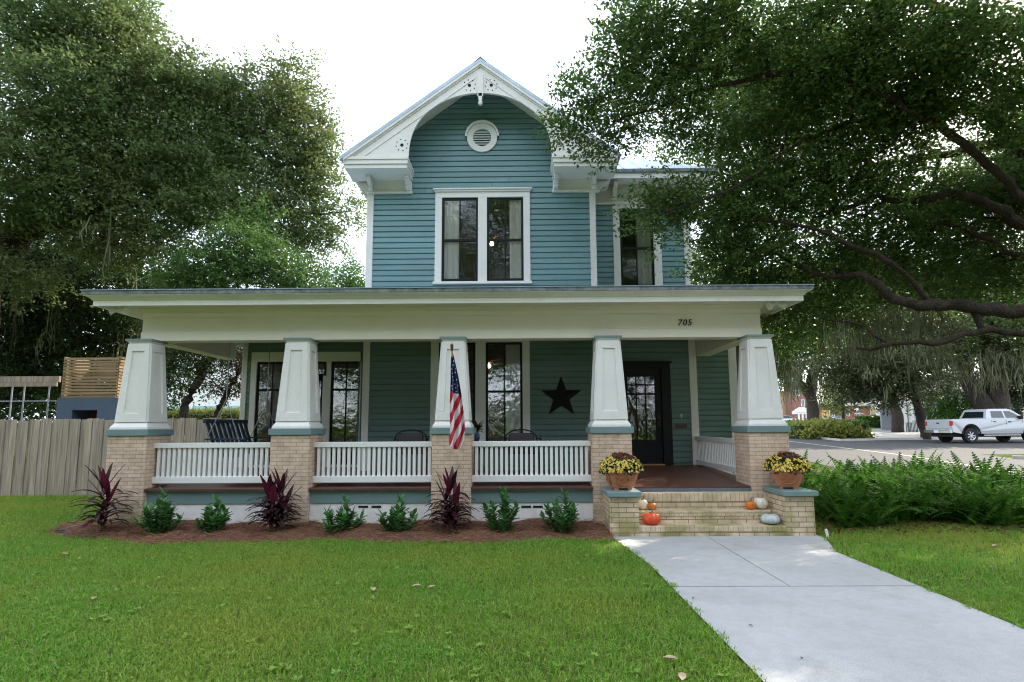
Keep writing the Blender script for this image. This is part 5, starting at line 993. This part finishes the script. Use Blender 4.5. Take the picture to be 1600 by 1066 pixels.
b = MB(); b.box(qa.x, qb.x, 16.36, 16.44, qa.z+.13, qb.z); b.box(qa.x, qb.x, 16.3, 16.34, qa.z, qa.z+.12); b.build('beam', WOODF, ar)
PIPE = mat('grey_pipe', (.30, .33, .37), .45, metal=.5)
for px in (18, 37, 76): x = at(px, 620, 16.4).x; b = MB(); b.tube([(x, 16.4, 0), (x, 16.4, qa.z+.05)], .022, 8); b.build('post', PIPE, ar)
zq = at(40, 627, 16.4).z; b = MB(); b.tube([(qa.x, 16.46, zq), (qb.x-.1, 16.46, zq)], .02, 8); b.build('cross_pipe', PIPE, ar)
TEALB = mat('pale_teal_band', (.30, .55, .58), .7); WHB = mat('white_render', (.82, .82, .80), .8, var=.05)
def building(name, label, x0, x1, y0, y1, z0, z1, wm, roof=None, rm=None, wins=(), cat='building', ov=.4, band=None):
    t = thing(name, label, cat, ((x0+x1)/2, y0, z0)); b = MB(); b.box(x0, x1, y0, y1, z0-.5, z1); b.build('wall', wm, t)
    if roof: 
        b = MB(); a0, a1, c0, c1 = x0-ov, x1+ov, y0-ov, y1+ov; m = (c0+c1)/2; i = min(m-c0, (a1-a0)/2)*.999
        b.add([(a0, c0, z1), (a1, c0, z1), (a1, c1, z1), (a0, c1, z1), (a0+i, m, z1+roof), (a1-i, m, z1+roof), (a0, c0, z1+.18), (a1, c0, z1+.18), (a1, c1, z1+.18), (a0, c1, z1+.18)], [(3, 2, 1, 0), (0, 1, 7, 6), (1, 2, 8, 7), (2, 3, 9, 8), (3, 0, 6, 9), (6, 7, 5, 4), (7, 8, 5), (8, 9, 4, 5), (9, 6, 4)]); b.build('roof', rm, t)
    for (wx0, wx1, wz0, wz1) in wins:
        b = MB(); f = .09; b.box(wx0-f, wx1+f, y0-.06, y0, wz1, wz1+f); b.box(wx0-f, wx1+f, y0-.08, y0, wz0-f, wz0); b.box(wx0-f, wx0, y0-.06, y0, wz0, wz1); b.box(wx1, wx1+f, y0-.06, y0, wz0, wz1); b.box((wx0+wx1)/2-.03, (wx0+wx1)/2+.03, y0-.05, y0, wz0, wz1); w_ = b.build('window', WHB, t)
        b = MB(); b.box(wx0, wx1, y0-.03, y0-.01, wz0, wz1); b.build('pane', DARKG, w_)
    return t
DARKG = mat('dark_window_glass', (.03, .04, .05), .08, spec=.9)
q0, q1 = at(255, 655, 42), at(395, 540, 42); wb = building('white_building', 'plain white building with a pale teal base band far beyond the back fence', q0.x, q1.x+1.5, 42, 50, gz(42), q1.z+1.0, WHB)
za, zb = at(300, 648, 42).z, at(300, 634.5, 42).z; xm0, xm1 = at(295, 640, 42).x, at(301, 640, 42).x
b = MB(); b.box(q0.x-.02, xm0, 41.96, 42, za-1, zb); b.box(xm1, q1.x+1.52, 41.96, 42, za-1, zb); b.build('base_band', TEALB, wb)
def hedge(label, pts, wd, h, lm, n, L_, name='hedge', cat='hedge', jag=.04, round_=False):
    """clipped hedge along a ground line: leafy shell on a dark core"""
    p0, p1 = Vector(pts[0]), Vector(pts[-1]); t = thing(name, label, cat, tuple((p0+p1)/2)); d = (p1-p0); ln = d.length; d.normalize(); nr = Vector((-d.y, d.x, 0))
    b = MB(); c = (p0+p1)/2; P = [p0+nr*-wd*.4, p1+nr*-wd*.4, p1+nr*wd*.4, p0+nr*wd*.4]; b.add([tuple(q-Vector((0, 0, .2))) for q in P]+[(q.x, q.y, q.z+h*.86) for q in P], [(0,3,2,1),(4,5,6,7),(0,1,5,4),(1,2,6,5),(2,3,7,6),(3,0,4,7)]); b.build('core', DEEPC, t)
    u = rng.random(n)*ln; v = rng.uniform(-.5, .5, n)*wd; z = rng.random(n)*h; side = rng.random(n)
    top = side < wd/(wd+2*h)*1.3; z = np.where(top, h, z); v = np.where(top, v, np.sign(v)*wd*.5); 
    if round_: z = z*np.sqrt(np.clip(1-(2*v/wd)**2*.5, .1, 1))*(1-.55*np.abs(u/ln*2-1)**3)*(.8+.2*np.sin(u*1.7)*np.sin(u*.6+2))
    C = np.stack([p0.x+d.x*u+nr.x*v, p0.y+d.y*u+nr.y*v, p0.z+(p1.z-p0.z)*u/ln+z], 1)+rng.normal(size=(n, 3))*jag; dd = rnd_unit(n)+[0, 0, .4]; dd /= np.linalg.norm(dd, axis=1, keepdims=True)
    quads('leaves', leaves(C, dd, L_*rng.uniform(.7, 1.3, n), L_*.55), lm, t); return t
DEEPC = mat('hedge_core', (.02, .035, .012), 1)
def gp(px, py):
    d = MROT @ Vector(((px-CX)/F, -(py-CY)/F, -1)); D = 4.
    while D < 300:
        p = EYE+d*(D/d.y)
        if p.z <= gz(D): return p
        D += .1
    return p
q0, q1 = at(250, 650, 36), at(392, 650, 36); hedge('sunlit light green hedge beyond the fence seen left of the porch swing', [(q0.x, 36, at(300, 660, 36).z-.6), (q1.x, 36, at(300, 660, 36).z-.6)], 1.2, 1.25, SUNNY, 5000, .16, jag=.1)
a, c = gp(1226, 681), gp(1349, 683); hedge('long clipped hedge behind the planting bed at the foot of the street oak', [a+Vector((0, 2, 0)), gp(1349, 678)], 1.6, 1.0, LIME, 7000, .17)
a, c = gp(1345, 667.5), gp(1421, 669.5); hedge('low dark clipped hedge in front of the parked cars', [a, c], 1.6, 1.15, OAKR, 5000, .25)
a, c = gp(1228, 685), gp(1330, 683.5); hedge('bushy planting bed tinted sunlit yellow round the street oak trunk', [a, c], 3.6, 1.0, GOLD, 9000, .24, 'planting_bed', 'planting bed', .16, True)
a = gp(1411, 671); hedge('small rounded yellow shrub beside the black railing', [a-Vector((.5, 0, 0)), a+Vector((.5, 0, 0))], 1.0, 1.3, SUNNY, 700, .18, 'round_shrub', 'shrub', .1, True)
small_tree('rounded bright green bush in front of the white columned house', 1487, 668, 43, 0, [cl(1487, 628, 43, 40, 24, 1.6), cl(1460, 640, 43, 20, 18, 1.2), cl(1512, 640, 43, 22, 18, 1.2), cl(1487, 652, 43, 34, 14, 1.3), cl(1480, 610, 43, 16, 10, .8)], 9000, .18, LIME, .12, 51)
# neighbour house with columns
RGREY = mat('grey_shingle', (.13, .135, .14), .9, var=.2, vscale=6); z0 = gz(52)
q0, q1 = at(1470, 630, 54), at(1760, 630, 54)
nh = building('neighbour_house', 'low white house with grey roof and columned porch behind the white pickup', q0.x, q1.x, 54, 64, z0, z0+3.5, WHB, 2.6, RGREY, [(at(1579, 640, 54).x, at(1588, 640, 54).x, z0+.9, z0+2.6), (at(1530, 640, 54).x, at(1545, 640, 54).x, z0+.9, z0+2.6)], 'house', .6)
px0, px1 = at(1398, 630, 52).x, q0.x
b = MB(); b.box(px0, px1+.6, 51.9, 60, at(1420, 629, 52).z-.05, at(1420, 629, 52).z+.28); b.build('porch_fascia', WHB, nh)
zt = at(1420, 629, 52).z; b = MB(); b.prism([(51.7, zt+.28), (60.5, zt+.28), (57, zt+1.9)], 'x', px0-.2, px1+.8); b.build('porch_roof', RGREY, nh)
b = MB(); b.box(px0+1.2, px1, 56, 56.2, z0-.2, zt); b.build('porch_wall', mat('blue_grey_wall', (.30, .34, .38), .8), nh)
for px in (1413.5, 1425, 1435, 1446, 1461): x = at(px, 650, 52.1).x; b = MB(); b.box(x-.16, x+.16, 52, 52.32, z0-.2, zt-.05); b.build('column', WHB, nh)
t = thing('metal_railing', 'black metal railing in front of the white columns', 'railing', (at(1424, 665, 50).x, 50, gz(50))); xa, xb = at(1416, 665, 50).x, at(1433, 665, 50).x; b = MB(); zr = at(1424, 660.5, 50).z
b.box(xa, xb, 49.97, 50.03, zr-.04, zr); b.box(xa, xb, 49.97, 50.03, gz(50)+.1, gz(50)+.14)
for k in range(9): x = xa+(xb-xa)*k/8; b.box(x-.018, x+.018, 49.98, 50.02, gz(50)-.1, zr)
b.build('bars', IRON, t)
RBRICK = mat('red_brick_wall', (.27, .13, .105), .9, var=.25, vscale=2); TANW = mat('tan_stucco', (.50, .36, .20), .9, var=.08)
def wz(px0, px1, py0, py1, D): return (at(px0, 640, D).x, at(px1, 640, D).x, at(1300, py1, D).z, at(1300, py0, D).z)
def bld(name, label, px0, px1, pyt, D, m, wins=(), roof=1.2, rm=None, cat='building', dp=12):
    a, c = at(px0, 640, D), at(px1, 640, D); return building(name, label, a.x, c.x, D, D+dp, gz(D), at((px0+px1)/2, pyt, D).z, m, roof, rm or RGREY, wins, cat)
bld('tan_building', 'tan two storey building with white trim glimpsed beyond the right porch pier', 1196, 1241, 612, 118, TANW, [wz(1214, 1222, 622, 632, 118), wz(1232, 1238, 621, 631, 118), wz(1214, 1222, 640, 652, 118)], 2.5, WHB)
bld('brick_house', 'red brick house left of the street oak trunk', 1241, 1262, 600, 114, RBRICK, [wz(1245, 1250, 610, 618, 114), wz(1253, 1257, 625, 634, 114)], 1.4, dp=3.5)
bld('brick_shop', 'long red brick building behind the parked cars far down the street', 1284, 1382, 634, 126, RBRICK, [wz(1296, 1303, 640, 650, 126), wz(1318, 1326, 640, 650, 126), wz(1360, 1366, 640, 650, 126)], 1.6)
bld('yellow_house', 'pale yellow house right of the far street lamp', 1378, 1402, 622, 122, mat('pale_yellow_siding', (.60, .50, .28), .8), [wz(1384, 1389, 634, 644, 122), wz(1393, 1398, 634, 644, 122)], 1.8)
a, c = at(1249, 650, 108), at(1267, 650, 108); zt = at(1258, 644, 108).z; ps = thing('portico', 'small white porch with columns in front of the red brick house', 'porch', ((a.x+c.x)/2, 108, gz(108)))
b = MB(); b.prism([(a.x-.3, zt), (c.x+.3, zt), ((a.x+c.x)/2, zt+.9)], 'y', 108, 110.5); b.box(a.x-.2, c.x+.2, 108.1, 110.4, zt-.35, zt); b.build('roof', WHB, ps)
for k in range(4): x = a.x+(c.x-a.x)*k/3; b = MB(); b.box(x-.12, x+.12, 108.1, 108.35, gz(108)-.2, zt-.35); b.build('column', WHB, ps)
def lamp(label, px, pyt, D, globe=False):
    q = at(px, 640, D); zt = at(px, pyt, D).z; t = thing('street_lamp', label, 'street lamp', (q.x, D, gz(D))); b = MB(); b.tube([(q.x, D, gz(D)-.1), (q.x, D, gz(D)+.8), (q.x, D, zt)], [.13, .08, .06], 8); b.build('pole', PIPE, t)
    b = MB(); b.lathe([(0, -.3), (.22, -.25), (.32, 0), (.24, .25), (0, .32)], (q.x, D, zt+.2), 14); b.build('lamp_globe', WHB, t, True)
lamp('tall pale street lamp behind the parked red pickup', 1342, 625, 100); lamp('short globe lamp just left of the tall pale street lamp', 1338, 643, 96)
t = thing('yellow_frame_sign', 'square yellow framed board by the street oak trunk', 'sign', (at(1289, 650, 100).x, 100, gz(100))); w_ = wz(1284, 1294, 641.5, 655, 100); b = MB(); f = .22
for bx in ((w_[0], w_[1], w_[3]-f, w_[3]), (w_[0], w_[1], w_[2], w_[2]+f), (w_[0], w_[0]+f, w_[2]+f, w_[3]-f), (w_[1]-f, w_[1], w_[2]+f, w_[3]-f), ((w_[0]+w_[1])/2-.25, (w_[0]+w_[1])/2+.25, (w_[2]+w_[3])/2-.2, (w_[2]+w_[3])/2+.3)): b.box(bx[0], bx[1], 100, 100.1, bx[2], bx[3])
for x in (w_[0], w_[1]-.12): b.box(x, x+.12, 100.1, 100.2, gz(100)-.2, w_[2]+.3)
b.build('frame', mat('yellow_sign_paint', (.6, .42, .10), .7), t)

# ------------------------------------------------------------------ vehicles
TYRE = mat('tyre_rubber', (.018, .018, .019), .85); RIM = mat('alloy_rim', (.45, .46, .48), .3, metal=.9); CHROME = mat('chrome', (.6, .6, .62), .15, metal=1); LENS = mat('red_lamp_lens', (.45, .012, .012), .2); UNDER = mat('underbody_black', (.012, .012, .013), .8); PLATE = mat('white_plate', (.75, .75, .74), .5)
CARG = mat('tinted_car_glass', (.012, .016, .02), .05, spec=.9)
def wheel(par, x, y, r, wd, side):
    b = MB(); prof = [(-wd/2, r*.62), (-wd/2, r*.93), (-wd*.36, r), (wd*.36, r), (wd/2, r*.93), (wd/2, r*.62)]; n = 28; vs = [(x+rr*cos(2*pi*j/n), y+yy, r+rr*sin(2*pi*j/n)) for yy, rr in prof for j in range(n)]
    b.add(vs, [(i*n+j, i*n+(j+1) % n, ((i+1) % 6)*n+(j+1) % n, ((i+1) % 6)*n+j) for i in range(6) for j in range(n)]); wo = b.build('wheel', TYRE, par, local=True)
    b = MB(); yo = y+side*wd*.34; vs = [(x+rr*cos(2*pi*j/n), yo+side*d_, r+rr*sin(2*pi*j/n)) for rr, d_ in ((r*.64, .03), (r*.54, .0)) for j in range(n)]; b.add(vs, [(j, (j+1) % n, n+(j+1) % n, n+j) for j in range(n)])
    for k in range(7):
        a_ = k*2*pi/7; c_, s_ = cos(a_), sin(a_); P = [(r*.10, -.05*r*1.6), (r*.60, -.04*r*2), (r*.60, .04*r*2), (r*.10, .05*r*1.6)]; b.add([(x+u*c_-v*s_, yo+side*.01, r+u*s_+v*c_) for u, v in P]+[(x+u*c_-v*s_, yo-side*.03, r+u*s_+v*c_) for u, v in P], [(0, 1, 2, 3), (0, 4, 5, 1), (2, 6, 7, 3), (1, 5, 6, 2), (3, 7, 4, 0)])
    b.add([(x+r*.16*cos(2*pi*j/12), yo+side*.02, r+r*.16*sin(2*pi*j/12)) for j in range(12)], [tuple(range(12))]); b.build('rim', RIM, wo, local=True)
    b = MB(); b.add([(x+r*.60*cos(2*pi*j/20), yo-side*.06, r+r*.60*sin(2*pi*j/20)) for j in range(20)], [tuple(range(20))]); b.build('brake_disc', UNDER, wo, local=True)
def arch_profile(pts, wheels, zb, r):
    """closed side outline: pts run along the top from rear to front, wheel arches cut in the bottom line"""
    bot = []
    for wx in sorted(wheels, reverse=True):
        bot += [(wx+r*cos(a), zb+max(0, r*sin(a))) for a in [pi*k/10 for k in range(11)]]
    return pts+bot
def loft(b, prof, yw, tuck, mi=0):
    """extrude a side outline across the width; tuck(x, z) pulls the flanks in"""
    n = len(prof); vs = []
    for s in (-1, 1): vs += [(x, s*(yw-tuck(x, z)), z) for x, z in prof]
    b.add(vs, [tuple(range(n)), tuple(range(2*n-1, n-1, -1))]+[(i, (i+1) % n, (i+1) % n+n, i+n) for i in range(n)], mi)
def pickup(label, loc, rz, paint, group=None, scale=1):
    """origin under the rear axle; nose towards +x"""
    t = thing('pickup_truck', label, 'pickup truck', loc, group, rz); t.scale = (scale,)*3; wb_, r = 3.68, .42; zb = .52; fx = wb_+.98; bx_ = -1.12
    top = [(bx_, .62), (bx_-.02, 1.30), (bx_+.01, 1.34), (.98, 1.34), (1.0, 1.36), (3.12, 1.36), (3.3, 1.34), (4.35, 1.24), (4.58, 1.14), (fx, .98), (fx, .55)]
    b = MB(); loft(b, arch_profile(top, [0, wb_], zb, .52), .985, lambda x, z: .05*max(0, (z-.9)/.45)**2+.03*max(0, (.75-z)/.2)+(.10*max(0, (x-4.1)/.6)**2)); b.build('body', paint, t, local=True, bevel=.012)
    b = MB(); b.box(bx_+.07, .92, -.80, .80, 1.30, 1.345); b.build('bed_liner', UNDER, t, local=True)
    cab = [(1.02, 1.36), (1.22, 1.86), (1.42, 1.93), (2.55, 1.93), (2.78, 1.86), (3.48, 1.36)]; b = MB(); loft(b, cab, .93, lambda x, z: .20*(z-1.36)/.57); b.build('cab', paint, t, local=True, bevel=.012)
    for s in (-1, 1):
        def wn(poly, nm='side_window'):
            b = MB(); b.add([(x, s*(.93-.20*(z-1.36)/.57+.006), z) for x, z in poly], [tuple(range(len(poly)))]); b.build(nm, CARG, t, local=True, recalc=False)
        wn([(1.36, 1.42), (1.44, 1.80), (2.14, 1.80), (2.14, 1.42)]); wn([(2.24, 1.42), (2.24, 1.80), (2.62, 1.80), (2.86, 1.68), (3.18, 1.42)])
        for x in (1.30, 2.19, 3.2):
            b = MB(); b.box(x-.006, x+.006, s*.962-.002, s*.962+.002, .62, 1.30); b.build('door_seam', UNDER, t, local=True)
        for x in (1.48, 2.40): b = MB(); b.box(x-.09, x+.09, s*.955-.025, s*.955+.025, 1.18, 1.22); b.build('door_handle', UNDER, t, local=True, bevel=.006)
        b = MB(); b.box(2.98, 3.12, s*1.02-.12, s*1.02+.12, 1.34, 1.54); b.build('mirror', UNDER, t, local=True, bevel=.03)
        b = MB(); b.box(bx_-.03, bx_+.10, s*.87-.085, s*.87+.09, .98, 1.26); b.build('tail_light', LENS, t, local=True, bevel=.02)
        b = MB(); b.box(fx-.16, fx+.01, s*.74-.16, s*.74+.16, .86, 1.06); b.build('headlight', CHROME, t, local=True, bevel=.02)
        b = MB(); b.box(.7, 2.95, s*.96-.06, s*.96+.06, .42, .47); b.build('running_board', CHROME, t, local=True)
        b = MB(); pts = [(.54*cos(pi*k/12), s*.975, zb+.54*sin(pi*k/12)) for k in range(13)]; b.tube(pts, .035, 6); b.build('wheel_arch', UNDER, t, local=True)
        for x in (0, wb_): wheel(t, x, s*.83, r, .29, s)
    b = MB(); b.add([(1.04, -.72, 1.43), (1.04, .72, 1.43), (1.19, .62, 1.78), (1.19, -.62, 1.78)], [(0, 1, 2, 3)]); [b.v.__setitem__(i, (b.v[i][0]-.005, b.v[i][1], b.v[i][2])) for i in range(4)]; b.build('rear_window', CARG, t, local=True, recalc=False)
    b = MB(); b.add([(3.44, -.78, 1.41), (3.44, .78, 1.41), (2.84, .66, 1.82), (2.84, -.66, 1.82)], [(0, 1, 2, 3)]); [b.v.__setitem__(i, (b.v[i][0]+.02, b.v[i][1], b.v[i][2]+.02)) for i in range(4)]; b.build('windscreen', CARG, t, local=True, recalc=False)
    b = MB(); b.box(bx_-.16, bx_+.02, -.93, .93, .56, .74); b.build('rear_bumper', CHROME, t, local=True, bevel=.02); b = MB(); b.box(bx_-.172, bx_-.161, -.16, .16, .58, .73); b.build('licence_plate', PLATE, t, local=True)
    b = MB(); b.box(bx_-.035, bx_-.02, -.10, .10, 1.10, 1.17); b.build('tailgate_handle', UNDER, t, local=True, bevel=.005); b = MB(); b.box(bx_-.026, bx_-.015, -.74, .74, .80, .815); b.build('tailgate_crease', UNDER, t, local=True)
    b = MB(); b.box(fx-.02, fx+.08, -.95, .95, .52, .74); b.build('front_bumper', CHROME, t, local=True, bevel=.02); b = MB(); b.box(-1.0, 4.4, -.72, .72, .34, .56); b.build('chassis', UNDER, t, local=True); return t
def sedan(label, loc, rz, paint, group, h=1.45):
    t = thing('parked_car', label, 'car', loc, group, rz); r = .33; k = h/1.45
    top = [(-.95, .45), (-1.0, .85*k), (-.85, .98*k), (-.2, 1.0*k), (2.3, .98*k), (3.3, .82*k), (3.5, .60), (3.5, .40)]; b = MB(); loft(b, arch_profile(top, [0, 2.7], .36, .38), .90, lambda x, z: .06*max(0, (z-.7)/.3)+.12*max(0, (x-2.9)/.6)+.08*max(0, (-.6-x)/.4)); b.build('body', paint, t, local=True, bevel=.02)
    b = MB(); loft(b, [(-.55, .99*k), (.05, 1.40*k), (.4, h), (1.2, h), (1.5, 1.40*k), (2.3, .99*k)], .82, lambda x, z: .20*(z-.99*k)/.46); b.build('cabin', CARG, t, local=True, bevel=.02); b = MB(); b.box(.1, 1.45, -.60, .60, h-.01, h+.02); b.build('roof', paint, t, local=True, bevel=.01)
    for s in (-1, 1):
        b = MB(); b.box(-1.01, -.9, s*.66-.16, s*.66+.12, .72*k, .88*k); b.build('tail_light', LENS, t, local=True)
        for x in (0, 2.7): wheel(t, x, s*.78, r, .2, s)
    b = MB(); b.box(-1.03, -.99, -.25, .25, .55, .66); b.build('licence_plate', PLATE, t, local=True); return t
def paint(name, c): return mat(name, c, .22, spec=.6, coat=.6)
q = at(1516, 693, 32.6); pickup('white crew cab pickup truck parked across the street under the oaks', (q.x, 33.5, gz(33.5)+.01), radians(5), paint('white_car_paint', (.47, .48, .50)))
def far(px, D): return (at(px, 655, D).x, D, gz(D)+.02)
pickup('red pickup truck with dark tailgate parked far down the street', far(1344, 104), radians(62), paint('red_car_paint', (.28, .012, .03)), 'vehicles parked far down the street')
sedan('black car parked beside the yellow framed sign', far(1296, 106), radians(160), paint('black_car_paint', (.012, .012, .014)), 'vehicles parked far down the street')
sedan('blue grey car between the black car and the red pickup', far(1311, 108), radians(75), paint('grey_car_paint', (.12, .16, .20)), 'vehicles parked far down the street')
sedan('orange car parked right of the red pickup truck', far(1364, 104), radians(20), paint('orange_car_paint', (.50, .11, .04)), 'vehicles parked far down the street', 1.7)
sedan('white car half hidden behind the right porch column', far(1232, 98), radians(175), paint('white_saloon_paint', (.7, .7, .7)), 'vehicles parked far down the street')
